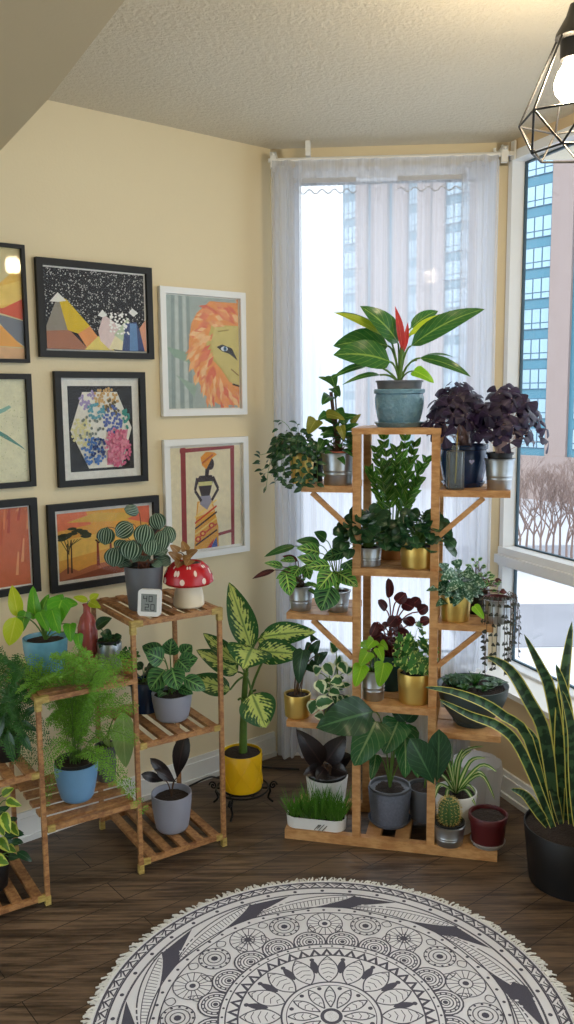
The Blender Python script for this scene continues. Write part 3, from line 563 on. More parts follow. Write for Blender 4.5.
# ------------------------------------------------------------------ round rug
rc = V((.100, 1.942, 0)); RR = .628
rug = thing('round_rug', 'round white rug with a dark mandala print and fringe', 'rug', rc)
def rug_mesh():
    bm = NB(); bm.loops.layers.float_color.new('Col'); DK = (78, 76, 88); WH = (228, 226, 229); n = [0]
    def F(x, y, o): return rc + V((x * RR, y * RR, o))
    def put(P, c=DK, lv=None):
        n[0] += 1; poly(bm, F, P, c, .0072 + (n[0] * 2e-7 if lv is None else lv))
    def pt(r, a): return (r * math.cos(a), r * math.sin(a))
    def arcs(cx, cy, r, a0, a1, w, m=16, c=DK):
        for i in range(m):
            t0, t1 = a0 + (a1 - a0) * i / m, a0 + (a1 - a0) * (i + 1) / m
            put([(cx + (r - w) * math.cos(t0), cy + (r - w) * math.sin(t0)), (cx + (r + w) * math.cos(t0), cy + (r + w) * math.sin(t0)), (cx + (r + w) * math.cos(t1), cy + (r + w) * math.sin(t1)), (cx + (r - w) * math.cos(t1), cy + (r - w) * math.sin(t1))], c)
    def ring(r, w=.0028): arcs(0, 0, r, 0, 2 * PI, w, 140)
    def path(Q, w=.0028, c=DK):
        for p, q in zip(Q, Q[1:]): put(stroke(p, q, w), c)
    def petal(a, r0, r1, ha, fillc=None, w=.0026, veins_=0):
        L = [pt(r0 + (r1 - r0) * t, a - ha * math.sin(PI * t ** .8)) for t in (i / 10 for i in range(11))]; Rr = [pt(r0 + (r1 - r0) * t, a + ha * math.sin(PI * t ** .8)) for t in (i / 10 for i in range(11))]
        if fillc: put(L + Rr[-2:0:-1], fillc)
        path(L, w); path(Rr, w)
        for k in range(veins_): t = (k + 1) / (veins_ + 1); path([pt(r0 + (r1 - r0) * t, a - ha * .7 * math.sin(PI * t)), pt(r0 + (r1 - r0) * (t + .06), a), pt(r0 + (r1 - r0) * t, a + ha * .7 * math.sin(PI * t))], .0018)
    for r in (.945, .898): ring(r, .004)
    N = 92
    for i in range(N):
        a, b = 2 * PI * i / N, 2 * PI * (i + 1) / N; m = (a + b) / 2
        put([pt(.903, a), pt(.938, m), pt(.903, b)]); put([pt(.908, a * .6 + m * .4), pt(.925, m), pt(.908, b * .6 + m * .4)], WH)
        put([pt(.941, m - .012), pt(.941, m + .012 + 2 * PI / N - .024), pt(.92, b)], DK); put([pt(.937, m + .012), pt(.937, m + 2 * PI / N - .012), pt(.927, b)], WH)
    ring(.850, .003); ring(.855, .0015)
    for i in range(40): put(ell(*pt(.874, 2 * PI * i / 40), .0095, .0095, 10))
    K = 10
    for i in range(K):
        a = 2 * PI * i / K + .12; sp = 2 * PI / K
        # leaf-shaped crescent: sweeps from the outer ring inwards
        out = [pt(.842 - .105 * t ** 1.5, a + sp * 1.12 * t) for t in (k / 14 for k in range(15))]; inn = [pt(.842 - .105 * t ** 1.5 - .085 * math.sin(PI * t ** .75), a + sp * 1.12 * t) for t in (k / 14 for k in range(15))]
        put([pt(.845, a + sp * .62), pt(.845, a + sp * 1.12), pt(.80, a + sp * 1.2), pt(.745, a + sp * 1.1)])
        put([pt(.84, a - .03), pt(.80, a + .10), pt(.735, a + .22), pt(.735, a + .02), pt(.78, a - .05)])
        put(out + inn[::-1][1:-1], WH); path(out, .0034); path(inn, .0034)
        mid = [((p[0] * .72 + q[0] * .28), (p[1] * .72 + q[1] * .28)) for p, q in zip(out, inn)]; path(mid[1:-1], .002)
        for k in range(26):
            t = (k + 2) / 29; f = t * 14; j = int(f); g = f - j
            P0 = tuple(mid[j][m] * (1 - g) + mid[min(14, j + 1)][m] * g for m in (0, 1)); P1 = tuple(inn[j][m] * (1 - g) + inn[min(14, j + 1)][m] * g for m in (0, 1))
            P1 = tuple(P0[m] * .25 + P1[m] * .75 for m in (0, 1)); path([P0, P1], .0017)
        for k in range(5): put(ell(*pt(.79 - .006 * k, a + sp * (.70 + .07 * k)), .009, .006, 8), WH)
    ring(.735, .003); ring(.690, .003)
    for i in range(60): put(ell(*pt(.712, 2 * PI * i / 60), .0075, .0075, 8))
    for i in range(K):
        a = 2 * PI * (i + .5) / K; cx, cy = pt(.605, a)
        put(ell(cx, cy, .086, .086, 24), WH); arcs(cx, cy, .083, 0, 2 * PI, .0026, 26); arcs(cx, cy, .03, 0, 2 * PI, .0026, 14)
        for k in range(16):
            b = 2 * PI * k / 16; path([(cx + .03 * math.cos(b), cy + .03 * math.sin(b)), (cx + .08 * math.cos(b), cy + .08 * math.sin(b))], .0019)
        if i % 2:
            for k in range(10):
                b = 2 * PI * k / 10; put([(cx + .012 * math.cos(b - .4), cy + .012 * math.sin(b - .4)), (cx + .055 * math.cos(b), cy + .055 * math.sin(b)), (cx + .012 * math.cos(b + .4), cy + .012 * math.sin(b + .4))])
        put(ell(cx, cy, .014, .014, 10))
        a2 = 2 * PI * i / K
        for k in range(3): arcs(*pt(.615, a2), .03 + .02 * k, 0, 2 * PI, .0024, 18)
        for k in range(12): put(ell(*[pt(.615, a2)[m] + pt(.062, 2 * PI * k / 12)[m] for m in (0, 1)], .006, .006, 6))
        put(ell(*pt(.615, a2), .016, .016, 8))
        for sgn in (-1, 1): petal(a2 + sgn * .14, .64, .688, .035, None, .0022); petal(a2 + sgn * .2, .52, .6, .03, None, .0022, 2)
    for i in range(20):
        a = 2 * PI * (i + .5) / 20; cx, cy = pt(.475, a)
        for k, r in enumerate((.072, .058, .046, .032, .018)): put(ell(cx, cy, r, r, 18), (DK, WH, DK, WH, DK)[k] if k in (0, 2, 4) and False else WH); arcs(cx, cy, r, 0, 2 * PI, .0026 if k else .0036, 18)
        for k in range(14): put(ell(cx + .052 * math.cos(2 * PI * k / 14), cy + .052 * math.sin(2 * PI * k / 14), .0045, .0045, 6))
        put(ell(cx, cy, .011, .011, 8))
    put(ell(0, 0, .452, .452, 90), WH); ring(.452, .004); ring(.425, .003); ring(.375, .004)
    for i in range(54): put(ell(*pt(.438, 2 * PI * i / 54), .006, .006, 6))
    for i in range(46):
        a, b = 2 * PI * i / 46, 2 * PI * (i + 1) / 46; put([pt(.378, a), pt(.422, (a + b) / 2), pt(.378, b)]); put([pt(.378, a * .7 + b * .3), pt(.402, (a + b) / 2), pt(.378, b * .7 + a * .3)], WH)
    for i in range(16): petal(2 * PI * i / 16, .20, .368, .16, WH, .003, 5); put(ell(*pt(.35, 2 * PI * (i + .5) / 16), .011, .011, 8)); petal(2 * PI * (i + .5) / 16, .26, .35, .05, DK)
    put(ell(0, 0, .2, .2, 60), WH); ring(.2, .004); ring(.18, .002)
    for i in range(12): petal(2 * PI * i / 12, .05, .175, .2, WH, .003, 3); put(ell(*pt(.165, 2 * PI * (i + .5) / 12), .01, .01, 8))
    put(ell(0, 0, .045, .045, 20)); put(ell(0, 0, .03, .03, 20), WH)
    cl = bm.loops.layers.float_color['Col']
    old = len(bm.faces)
    bm2 = bm; nn = 120
    tp = [bm.verts.new(F(*pt(.965, 2 * PI * i / nn), .007)) for i in range(nn)]; lo = [bm.verts.new(F(*pt(.968, 2 * PI * i / nn), .0)) for i in range(nn)]
    fs = [bm.faces.new(tp)] + [bm.faces.new((lo[i], lo[(i + 1) % nn], tp[(i + 1) % nn], tp[i])) for i in range(nn)]
    for f in fs:
        for l in f.loops: l[cl] = rgba(WH)
    return bm
t = NT('rug_cotton'); at_ = t.n('ShaderNodeAttribute', attribute_name='Col').outputs['Color']; nz = t.noise(t.coord(), 260, 2)
m_rug = t.done(t.pbr(t.mix(t.m_('MULTIPLY', nz, .12), at_, lin((170, 168, 176))), .95, 0, t.bump(nz, .3, .003), .1))
obj('woven_top', rug_mesh(), m_rug, rug, False)
bm = NB(); R_ = random.Random(5)
for i in range(620):
    a = 2 * PI * i / 620 + R_.uniform(-.006, .006); r0, r1 = .955, .99 + R_.uniform(-.012, .016); b = a + R_.uniform(-.02, .02)
    p, q = rc + V((r0 * RR * math.cos(a), r0 * RR * math.sin(a), .008)), rc + V((r1 * RR * math.cos(b), r1 * RR * math.sin(b), .003)); tube(bm, [p, (p + q) / 2 + V((0, 0, .003)), q], .0028, .0022, 4)
obj('fringe', bm, simple('rug_fringe', (228, 226, 220), .95), rug)
# ------------------------------------------------------------------ plant stands
bA = V((-.018, 2.829, 0)); bX = V((.973, -.231, 0)).normalized(); bY = V((-bX.y, bX.x, 0))
def SB(x, d, z): return bA + bX * x + bY * d + V((0, 0, z))
ZB = dict(top=1.446, c2=.985, c3=.520, base=.035, l1=1.256, l2=.820, l3=.436, r1=1.248, r2=.810, r3=.440)
stB = thing('tiered_plant_stand', 'tall orange wooden plant stand with staggered side shelves before the window', 'plant stand', SB(.38, .14, 0))
DB = .27
for x in (.2535, .5085):
    for d in (.0, DB - .022):
        bm = NB(); fbox(bm, SB, x - .0135, x + .0135, d, d + .022, .0 if d else .034, 1.426); obj('post', bm, m_woodB, stB, False)
bm = NB(); fbox(bm, SB, .238, .524, -.004, DB + .004, 1.426, 1.446); obj('shelf', bm, m_woodB, stB, False)
for k in ('c2', 'c3'):
    z = ZB[k]; bm = NB()
    fbox(bm, SB, .2405, .5215, -.012, -.0005, z - .024, z)
    for i in range(4): fbox(bm, SB, .268, .494, .002 + i * .066, .058 + i * .066, z - .018, z)
    fbox(bm, SB, .2405, .5215, DB + .0005, DB + .012, z - .03, z); fbox(bm, SB, .268, .494, .05, .07, z - .03, z - .018); obj('shelf', bm, m_woodB, stB, False)
for k, x0, x1 in (('l1', .068, .2398), ('l2', .014, .2398), ('l3', .010, .2398), ('r1', .5222, .742), ('r2', .5222, .70), ('r3', .5222, .732)):
    z = ZB[k]; bm = NB(); fbox(bm, SB, x0, x1, -.004, .108, z - .021, z); fbox(bm, SB, x0, x1, .116, .228, z - .021, z); fbox(bm, SB, x0 + .02, x1 - .02, .09, .13, z - .032, z - .021)
    obj('shelf', bm, m_woodB, stB, False)
    if k[1] == '3': continue
    L = k[0] == 'l'; xp = .2398 if L else .5222; sg = -1 if L else 1
    bm = NB(); bar(bm, SB(xp + sg * .138, .012, z - .024), SB(xp, .012, z - .15), .018, .016); obj('brace', bm, m_woodB, stB, False)
bm = NB(); fbox(bm, SB, .0, .73, -.002, .024, 0, .035); obj('base_rail', bm, m_woodB, stB, False)
bm = NB(); fbox(bm, SB, .0, .73, DB - .02, DB + .004, 0, .035); obj('base_rail', bm, m_woodB, stB, False)
for x in (.0, .07, .14, .285, .385, .53, .60, .67):
    bm = NB(); fbox(bm, SB, x, x + .05, .024, DB - .02, .012, .035); obj('base_slat', bm, m_woodB, stB, False)

sA = atz(48, 904, 0); AH = math.radians(57); aX = V((math.sin(AH), math.cos(AH), 0)); aY = V((-aX.y, aX.x, 0))
def SA(x, d, z): return sA + aX * x + aY * d + V((0, 0, z))
ZA = dict(t1=.853, t2=.446, t3=.05, m1=.668, m2=.256, l1=.437, l2=.04)
stA = thing('stepped_plant_stand', 'stepped burnt bamboo plant stand against the picture wall', 'plant stand', SA(.3, .18, 0))
DA = .35
for x, h in ((-.31, .437), (0, .668), (.31, .853), (.62, .853)):
    for d in (0, DA):
        bm = NB(); fbox(bm, SA, x - .007, x + .007, d - .007, d + .007, 0, h - .02); lg = obj('leg', bm, m_bam, stA, False)
        bm = NB(); fbox(bm, SA, x - .0085, x + .0085, d - .0085, d + .0085, 0, .03); obj('foot', bm, m_bamj, lg, False)
for k, x0, x1, z in (('t', .31, .62, .853), ('t', .31, .62, .446), ('t', .31, .62, .05), ('w', 0, .31, .668), ('w', 0, .31, .256), ('t', -.31, 0, .437), ('t', -.31, 0, .04)):
    top = z in (.853,) or (z == .668); e = .0072 if top else -.0072
    bm = NB()
    for d in (-.008, DA - .008): fbox(bm, SA, x0 - e, x1 + e, d, d + .015, z - .02, z - .004)
    if top: fbox(bm, SA, x0 - .007, x0 + .007, .008, DA - .008, z - .02, z - .004); fbox(bm, SA, x1 - .007, x1 + .007, .008, DA - .008, z - .02, z - .004)
    if k == 't':
        for i in range(5): xx = x0 + .026 + i * .059; fbox(bm, SA, xx, xx + .03, -.006, DA + .006, z - .012, z)
    else:
        for i in range(5): dd = .016 + i * .07; fbox(bm, SA, x0 + .011, x1 - .011, dd, dd + .036, z - .012, z)
    shf = obj('shelf', bm, m_bam, stA, False)
    for x in (x0, x1):
        if z == .668 and x == .31: continue
        sgn = 1 if x == x0 else -1; xa, xb = sorted((x - sgn * .009 if top else x + sgn * .0088, x + sgn * .032))
        bm = NB(); fbox(bm, SA, xa, xb, -.0095, .0085 if top else .0, z - .022, z - .002)
        if top: fbox(bm, SA, x - .0088, x + .0088, -.0095, .0085, z - .045, z - .022)
        obj('corner_joint', bm, m_bamj, shf, False)
iron_z = .085
# ------------------------------------------------------------------ pots and plants
def find(F, u, d, z, lo=-1.2, hi=1.6):
    for _ in range(40):
        m = (lo + hi) / 2
        if proj(F(m, d, z))[0] < u: lo = m
        else: hi = m
    return F((lo + hi) / 2, d, z)
def mpx(c): return (c - O).dot(FW) / FPX
class Plant:
    def __init__(s, name, label, c, cat='potted plant', group=None):
        s.c = c; s.root = thing(name, label, cat, c, group); s.f = LBM(); s.st = NB(); s.top = c.copy(); s.k = mpx(c); s.r = random.Random(hash(label) % 1000 if False else sum(map(ord, label)))
    def pot(s, mat, rt, rb, h, kind='plain', soil=True, inner=None, saucer=None, fill=.9, plate=None):
        c = s.c; bm = NB(); w_ = .005 if rt > .03 else .003; z0 = 0
        if saucer:
            b = NB(); R = saucer; lathe(b, c, [(0, 0), (R * .85, 0), (R, .016), (R * .97, .017), (R * .84, .006), (0, .006)]); obj('saucer', b, plate or mat, s.root); z0 = .0065; h -= z0
        c = c + V((0, 0, z0))
        if kind == 'bucket':
            pr = [(0, 0), (rb, 0)] + [(rb + (rt - rb) * t + dx, h * t) for t, dx in ((.02, .001), (.3, 0), (.32, .0014), (.35, 0), (.42, 0), (.44, .0014), (.47, 0), (.94, 0))] + [(rt + .002, h * .95), (rt + .0025, h * .98), (rt, h)]
        elif kind == 'bulge': pr = [(0, 0), (rb, 0)] + [(rb + (rt - rb) * (math.sin(PI * .5 * min(1, t * 1.35)) ** .8), h * t) for t in (.05, .12, .22, .35, .5, .65, .75)] + [(rt * .97, h * .82), (rt * .96, h * .86), (rt * 1.03, h * .88), (rt * 1.04, h * .97), (rt, h)]
        elif kind == 'bowl': pr = [(0, 0), (rb, 0), (rb, h * .04)] + [(rb + (rt - rb) * math.sin(PI / 2 * t) ** .9, h * (.04 + .9 * t)) for t in (.15, .3, .45, .6, .75, .9)] + [(rt * 1.01, h * .95), (rt * 1.02, h)]
        elif kind == 'cup': pr = [(0, 0), (rb * .8, 0), (rb * .95, h * .03), (rb * 1.08, h * .1)] + [(rb * 1.08 + (rt - rb * 1.08) * math.sin(PI / 2 * t), h * (.1 + .9 * t)) for t in (.15, .3, .5, .7, .9, .98)] + [(rt, h)]
        elif kind == 'band': pr = [(0, 0), (rb, 0), (rb + (rt - rb) * .8, h * .78), (rt * 1.03, h * .79), (rt * 1.05, h * .98), (rt * 1.03, h)]
        else: pr = [(0, 0), (rb - .002, 0), (rb, .002), (rb + (rt - rb) * .5, h * .5), (rt, h - .002), (rt - .001, h)]
        fz = h * fill
        def rad(z): return rb + (rt - rb) * (z / h)
        pr += [(rt - w_ * .8, h), (max(.004, rt - w_), h - .003), (max(.004, min(rt, rad(fz) if kind not in ('bowl', 'cup', 'bulge') else rt * .9) - w_), fz - .003), (0, fz - .004)]
        lathe(bm, c, pr); o = obj('pot', bm, mat, s.root)
        if inner:
            b = NB(); ir = rt - w_ - .002; lathe(b, c, [(ir * .9, h * .7), (ir, h + inner[1]), (ir + .004, h + inner[1]), (ir + .004, h + inner[1] + .006), (ir - .002, h + inner[1] + .006), (ir - .004, h + inner[1] - .004), (0, h + inner[1] - .012)]); obj('nursery_pot', b, inner[0], o); fz = h + inner[1] - .008; rt = ir
        if soil:
            b = NB(); rr = (rt - w_ - .001) if kind not in ('bowl',) else rt * .93; r = s.r
            lathe(b, c, [(rr, fz - .004), (rr * .96, fz), (rr * .7, fz + .003), (rr * .35, fz + .004), (0, fz + .003)], 28)
            for v_ in b.verts: v_.co += V((0, 0, r.uniform(-.0015, .002)))
            obj('soil', b, m_soil, o)
        s.top = c + V((0, 0, fz + .001)); s.rt = rt; return o
    def P(s, u, v, dy=0): return atY(u, v, s.c.y + dy)
    def stemto(s, p, base=None, r=.0022, arch=.25, r1=None):
        b = base or (s.top + V((s.r.uniform(-1, 1), s.r.uniform(-1, 1), 0)) * s.rt * .3); d = p - b
        m = b + V((d.x * .35, d.y * .35, max(d.z * .8, .0) + abs(d.length) * arch * .6)); tube(s.st, bez(b, m, p, 7), r, r1 or r * .75, 6)
    def hero(s, L, shape='ovate', stems=True, nrm=None, bend=.1, fold=.2, sr=.0022, base=None, n=10, wave=0, bm=None):
        for e in L:
            u0, v0, u1, v1, w = e[:5]; d0 = e[5] if len(e) > 5 else 0; d1 = e[6] if len(e) > 6 else -.04
            p, q = s.P(u0, v0, d0), s.P(u1, v1, d1)
            leaf(bm or s.f, p, q, w * s.k, nrm or V((0, -.85, .5)), bend, fold, shape, n, wave)
            if stems: s.stemto(p, base, sr)
    def bush(s, n, rad, zlo, zhi, ll, lw, shape='ovate', droop=.5, up=.0, stems=True, sr=.0016, cx=0, cy=0, fold=.2, bend=.12, sy=1, jit=.35, wave=0, bias=1.0, bm=None):
        r = s.r; g = 2.39996
        for i in range(n):
            a = i * g + r.uniform(-.4, .4); q = ((i + .5) / n) ** .5; R = rad * q * r.uniform(.75, 1.1)
            z = zhi - (zhi - zlo) * q ** bias * r.uniform(.7, 1.15)
            o = V((math.cos(a), math.sin(a) * sy, 0)); p = s.top + V((cx, cy, 0)) + o * R + V((0, 0, z))
            d = (o + V((r.uniform(-1, 1), r.uniform(-1, 1), r.uniform(-1, 1))) * jit + V((0, 0, up - droop * q))).normalized(); L = ll * r.uniform(.75, 1.2)
            leaf(bm or s.f, p, p + d * L, lw * r.uniform(.8, 1.15), (V((0, -.8, .65)) + o * .45).normalized(), bend, fold, shape, 6, wave)
            if stems: s.stemto(p, None, sr)
    def trail(s, n, length, ll, lw, shape='ovate', amin=0, amax=2 * PI, gap=.02, r0=None, out=.04, sr=.0009, zr=0):
        r = s.r
        for i in range(n):
            a = amin + (amax - amin) * (i + r.random() * .6) / n; o = V((math.cos(a), math.sin(a), 0)); b = s.top + o * (r0 or s.rt * .8) + V((0, 0, .004)); L = length * r.uniform(.5, 1.1)
            e = b + o * out * r.uniform(.6, 1.4) + V((r.uniform(-.01, .01), r.uniform(-.01, .01), -L)); m = b + o * out * .9 + V((0, 0, .015 + zr * r.random()))
            Q = spline([b, m, (m + e) / 2 + o * .006, e], 8); tube(s.st, Q, sr, sr, 5); acc = 0; sg = 1
            for x, y in zip(Q, Q[1:]):
                acc += (y - x).length
                if acc > gap:
                    acc = 0; sg = -sg; t = (y - x).normalized(); sd = t.cross(V((0, 0, 1)) if abs(t.z) < .9 else o).normalized() * sg
                    d = (sd + o * .5 + V((r.uniform(-.4, .4), r.uniform(-.4, .4), -.4))).normalized(); leaf(s.f, y, y + d * ll * r.uniform(.7, 1.2), lw * r.uniform(.8, 1.1), (o + V((0, -.5, .4))).normalized(), .1, .15, shape, 5)
    def done(s, lm, sm=None, fname='foliage'):
        if len(s.f.verts): s.fo = obj(fname, s.f, lm, s.root)
        if len(s.st.verts): obj('stems', s.st, sm or m_stem, s.root)
        return s.root
    def extra(s, bm, mat, name='foliage'): return obj(name, bm, mat, s.root)
def zat(c, u, v): return atY(u, v, c.y).z
def spec(F, u, d, zs, wt, wb, vt):               # pot centre and size from its shelf, its column and its rim
    c = find(F, u, d, zs); k = mpx(c); return c, wt / 2 * k, wb / 2 * k, zat(c, u, vt) - zs

# --- top: philodendron
c, rt, rb, h = spec(SB, 399, .12, ZB['top'], 49, 38, 389)
p = Plant('philodendron', 'broad leaved philodendron with a red spike in a blue glazed pot on the top shelf', c)
p.pot(m_blue, rt, rb, h, 'bulge', saucer=rt * 1.02, inner=(m_grey, .022))
b0 = p.top.copy()
p.hero([(385, 334, 333, 312, 9, 0, -.02), (417, 360, 453, 357, 10, .0, -.06), (411, 335, 452, 313, 9, .03, .05)], 'ovate', base=b0, sr=.004, nrm=V((0, -.35, 1)))
yb = LBM(); p.hero([(384, 336, 333, 312.5, 10, -.01, -.05), (408, 336, 450, 314, 10, -.02, -.03)], 'lance', stems=False, bm=yb)
p.hero([(398, 343, 360, 306, 24, -.02, -.05), (388, 346, 333, 346, 30, .02, .02), (390, 362, 333, 355, 32, -.04, -.07), (411, 346, 485, 309, 22, -.03, -.05), (411, 328, 438, 311, 14, .06, .1), (420, 358, 471, 377, 12, -.03, -.09), (380, 375, 342, 385, 6, -.03, -.12), (366, 366, 331, 379, 8, 0, -.08)], 'ovate', base=b0, sr=.004, bend=.12)
lb = LBM(); p.hero([(414, 371, 434, 383, 15, -.06, -.09)], 'heart', base=b0, sr=.003, bm=lb)
rb_ = LBM(); p.hero([(402, 350, 395, 306, 7.5, -.03, -.03), (404, 352, 408, 322, 5, -.03, -.02)], 'lance', stems=False, bm=rb_, fold=.6)
tube(p.st, [b0, p.P(402, 345, -.02)], .009, .006, 8)
p.done(L_phil); p.extra(yb, L_yel); p.extra(lb, L_lime); p.extra(rb_, L_red, 'leaf_spike')

# --- right top: oxalis pair and bottle
def oxalis(p, n, R, zlo, zhi, cx=0, cy=0, lf=.05):
    r = p.r
    for i in range(n):
        a = i * 2.39996 + r.uniform(-.3, .3); q = ((i + .5) / n) ** .5; o = V((math.cos(a), math.sin(a), 0)); t = p.top + V((cx, cy, 0)) + o * R * q * r.uniform(.8, 1.1) + V((0, 0, zhi - (zhi - zlo) * q ** 3 + r.uniform(-.015, .015)))
        p.stemto(t, None, .0011, .15)
        tl = V((o.x * .7 + r.uniform(-.5, .5), o.y * .7 - .4 + r.uniform(-.4, .3), 1 - .5 * q + r.uniform(-.3, .2))).normalized(); e1 = tl.cross(V((0, 0, 1)) if abs(tl.z) < .95 else V((1, 0, 0))).normalized(); e2 = tl.cross(e1); a0 = r.random() * 2 * PI; L = lf * r.uniform(.75, 1.15)
        for k in range(3):
            an = a0 + 2 * PI * k / 3; d = (e1 * math.cos(an) + e2 * math.sin(an) - tl * r.uniform(.1, .6)).normalized(); leaf(p.f, t, t + d * L, L * 1.25, tl, .05, -.25, 'fan', 5)
c, rt, rb, h = spec(SB, 463, .14, ZB['r1'], 46, 36, 444)
p = Plant('purple_oxalis', 'dark purple shamrock plant in a round navy pot behind the glass bottle', c, group=None)
p.pot(m_navy, rt, rb, h, 'bulge', saucer=rt * .95)
hp = c + V((.010, -rt * 1.03, h * .62)); bm = NB(); hv = [bm.verts.new(hp + V((.0085 / 16 * 16 * math.sin(t) ** 3, -.0015 + .0015 * abs(math.sin(t)), .0085 / 16 * (13 * math.cos(t) - 5 * math.cos(2 * t) - 2 * math.cos(3 * t) - math.cos(4 * t))))) for t in (2 * PI * i / 28 for i in range(28))]; bm.faces.new(hv); obj('heart_sticker', bm, simple('lilac_sticker', (190, 190, 232), .5), p.root)
oxalis(p, 84, .115, .055, .19, -.028, -.02, .038); p.done(L_ox, m_pstem)
c, rt, rb, h = spec(SB, 499, .055, ZB['r1'], 29, 23, 458)
p = Plant('purple_oxalis', 'dark purple shamrock plant in a small tin pot at the right shelf end', c)
p.pot(m_tin, rt, rb, h, 'bucket', inner=(m_black, .012)); oxalis(p, 84, .118, .055, .20, .02, -.005, .040); p.done(L_ox, m_pstem)
c = find(SB, 455, .03, ZB['r1']); k = mpx(c); bo = thing('glass_bottle', 'square clear glass bottle holding a cutting beside the navy pot', 'bottle', c)
R, H = 9 * k, zat(c, 455, 450) - c.z
bm = NB(); lathe(bm, c, [(0, 0), (R * .95, 0), (R, .003), (R, H * .96), (R * .9, H * .985), (R * .45, H), (R * .45, H * 1.12), (R * .36, H * 1.12), (R * .36, H * .99), (R * .82, H * .95), (R * .9, .006), (0, .006)], 24); obj('bottle_glass', bm, m_bottle, bo)
bm = NB(); tube(bm, bez(c + V((0, 0, .02)), c + V((.004, 0, H * .8)), c + V((.004, 0, H * 1.5)), 6), .0026, .002); obj('cutting', bm, simple('yellow_cutting', (190, 160, 70), .6), bo)

# --- left top
c, rt, rb, h = spec(SB, 299, .06, ZB['l1'], 25, 21, 452); c = find(SB, 302, .075, ZB['l1'])
p = Plant('trailing_hoya', 'trailing small leaved plant in a gold pot at the upper left shelf end', c)
p.pot(m_gold, rt, rb, h); p.bush(60, .085, -.01, .09, .034, .021, 'ovate', .5, .2, cx=-.012); p.trail(20, .11, .03, .017, 'ovate', 1.6, 5.4, .013, out=.06, zr=.05)
for (u, v) in ((278, 420), (297, 424), (260, 455), (285, 432), (262, 470)): p.stemto(p.P(u, v, -.02), None, .001); q = p.P(u, v, -.02); [leaf(p.f, q + V((0, 0, -.01 * i)), q + V((p.r.uniform(-.03, .03), -.01, -.012 * i + p.r.uniform(-.01, .015))), .014, None) for i in range(4)]
p.done(L_dark)
c, rt, rb, h = spec(SB, 338, .06, ZB['l1'], 33, 27, 452)
p = Plant('climbing_pothos', 'yellowing pothos climbing a short stake in a tin bucket', c)
p.pot(m_tin, rt, rb, h, 'bucket', inner=(m_terra, -.001)); tube(p.st, [p.top, p.P(331, 392, .02)], .007, .006, 8)
p.hero([(330, 396, 322, 405, 14, 0, -.05), (333, 388, 340, 397, 12, -.0, -.05), (334, 384, 318, 377, 8, .02, .0), (336, 410, 345, 424, 14, -.02, -.06), (340, 420, 360, 416, 10, -.02, -.05), (328, 415, 318, 420, 12, -.03, -.06), (345, 430, 359, 424, 9, -.03, -.06), (350, 436, 356, 448, 12, -.0, -.04), (335, 398, 341, 392, 9, 0, -.03), (331, 376, 335, 388, 13, 0, -.02), (324, 440, 318, 452, 12, -.03, -.06)], 'heart', base=p.top, sr=.0018)
p.bush(38, .052, .0, .13, .045, .03, 'heart', .5, .2)
q2 = LBM(); p.hero([(316, 420, 308, 434, 17, -.05, -.07), (325, 414, 345, 420, 12, -.03, -.06), (340, 426, 344, 440, 10, -.06, -.08), (352, 424, 361, 414, 8, -.04, -.06)], 'heart', stems=False, bm=q2)
p.done(L_plain, m_dstem); p.extra(q2, leafmat('leaf_yellowing', 'plain', (128, 132, 44), (172, 168, 80)))
c, rt, rb, h = spec(SB, 316, .15, ZB['l1'], 16, 13, 455)
p = Plant('small_foliage_plant', 'small plant in a black pot between the gold pot and the tin bucket', c); p.pot(m_black, rt, rb, h); p.bush(10, .02, .0, .04, .03, .018, 'ovate', .3, .3); p.done(L_dark)

# --- centre shelf: zz plant, two cyclamen-like
c, rt, rb, h = spec(SB, 392, .19, ZB['c2'], 34, 28, 538)
p = Plant('zz_plant', 'upright glossy zz plant in a tan pot behind two dark leafy pots', c); p.pot(m_tan, rt, rb, h)
for i, (u, v) in enumerate(((376, 452), (384, 440), (396, 452), (405, 441), (414, 447), (425, 462), (371, 474), (408, 466), (418, 482), (386, 470))):
    e = p.P(u, v, (i % 4) * .03 - .05); b = p.top + V(((e.x - p.top.x) * .15, (i % 3) * .01 - .01, 0)); Q = bez(b, b * .45 + e * .55 + V(((b.x - e.x) * .25, 0, .02)), e, 10); tube(p.st, Q, .003, .0015)
    for j in range(4, 11):
        for sg in (-1, 1):
            t = (Q[j] - Q[j - 1]).normalized(); d = (t * .9 + V((sg * p.r.uniform(.35, .9), p.r.uniform(-.7, .3), p.r.uniform(-.2, .25)))).normalized(); leaf(p.f, Q[j], Q[j] + d * .05 * (1.1 - .03 * j) * p.r.uniform(.8, 1.1), .021, V((p.r.uniform(-.5, .5), -1, .4)), .08, .2, 'ovate', 6)
p.done(L_zz, m_stem)
c, rt, rb, h = spec(SB, 368, .055, ZB['c2'], 28, 24, 546)
p = Plant('dark_foliage_plant', 'bushy dark green plant in a tin bucket at the left of the centre shelf', c); p.pot(m_tin, rt, rb, h, 'bucket'); p.bush(100, .092, .012, .115, .042, .04, 'round', .55, .15, jit=.6, bias=2.2); p.done(L_dark)
c, rt, rb, h = spec(SB, 418, .06, ZB['c2'], 36, 34, 545)
p = Plant('dark_foliage_plant', 'bushy dark green plant in a gold pot at the right of the centre shelf', c); p.pot(m_gold, rt, rb, h); p.bush(100, .092, .008, .105, .044, .042, 'round', .6, .1, jit=.6, cx=.008, bias=2.2); p.done(L_dark)

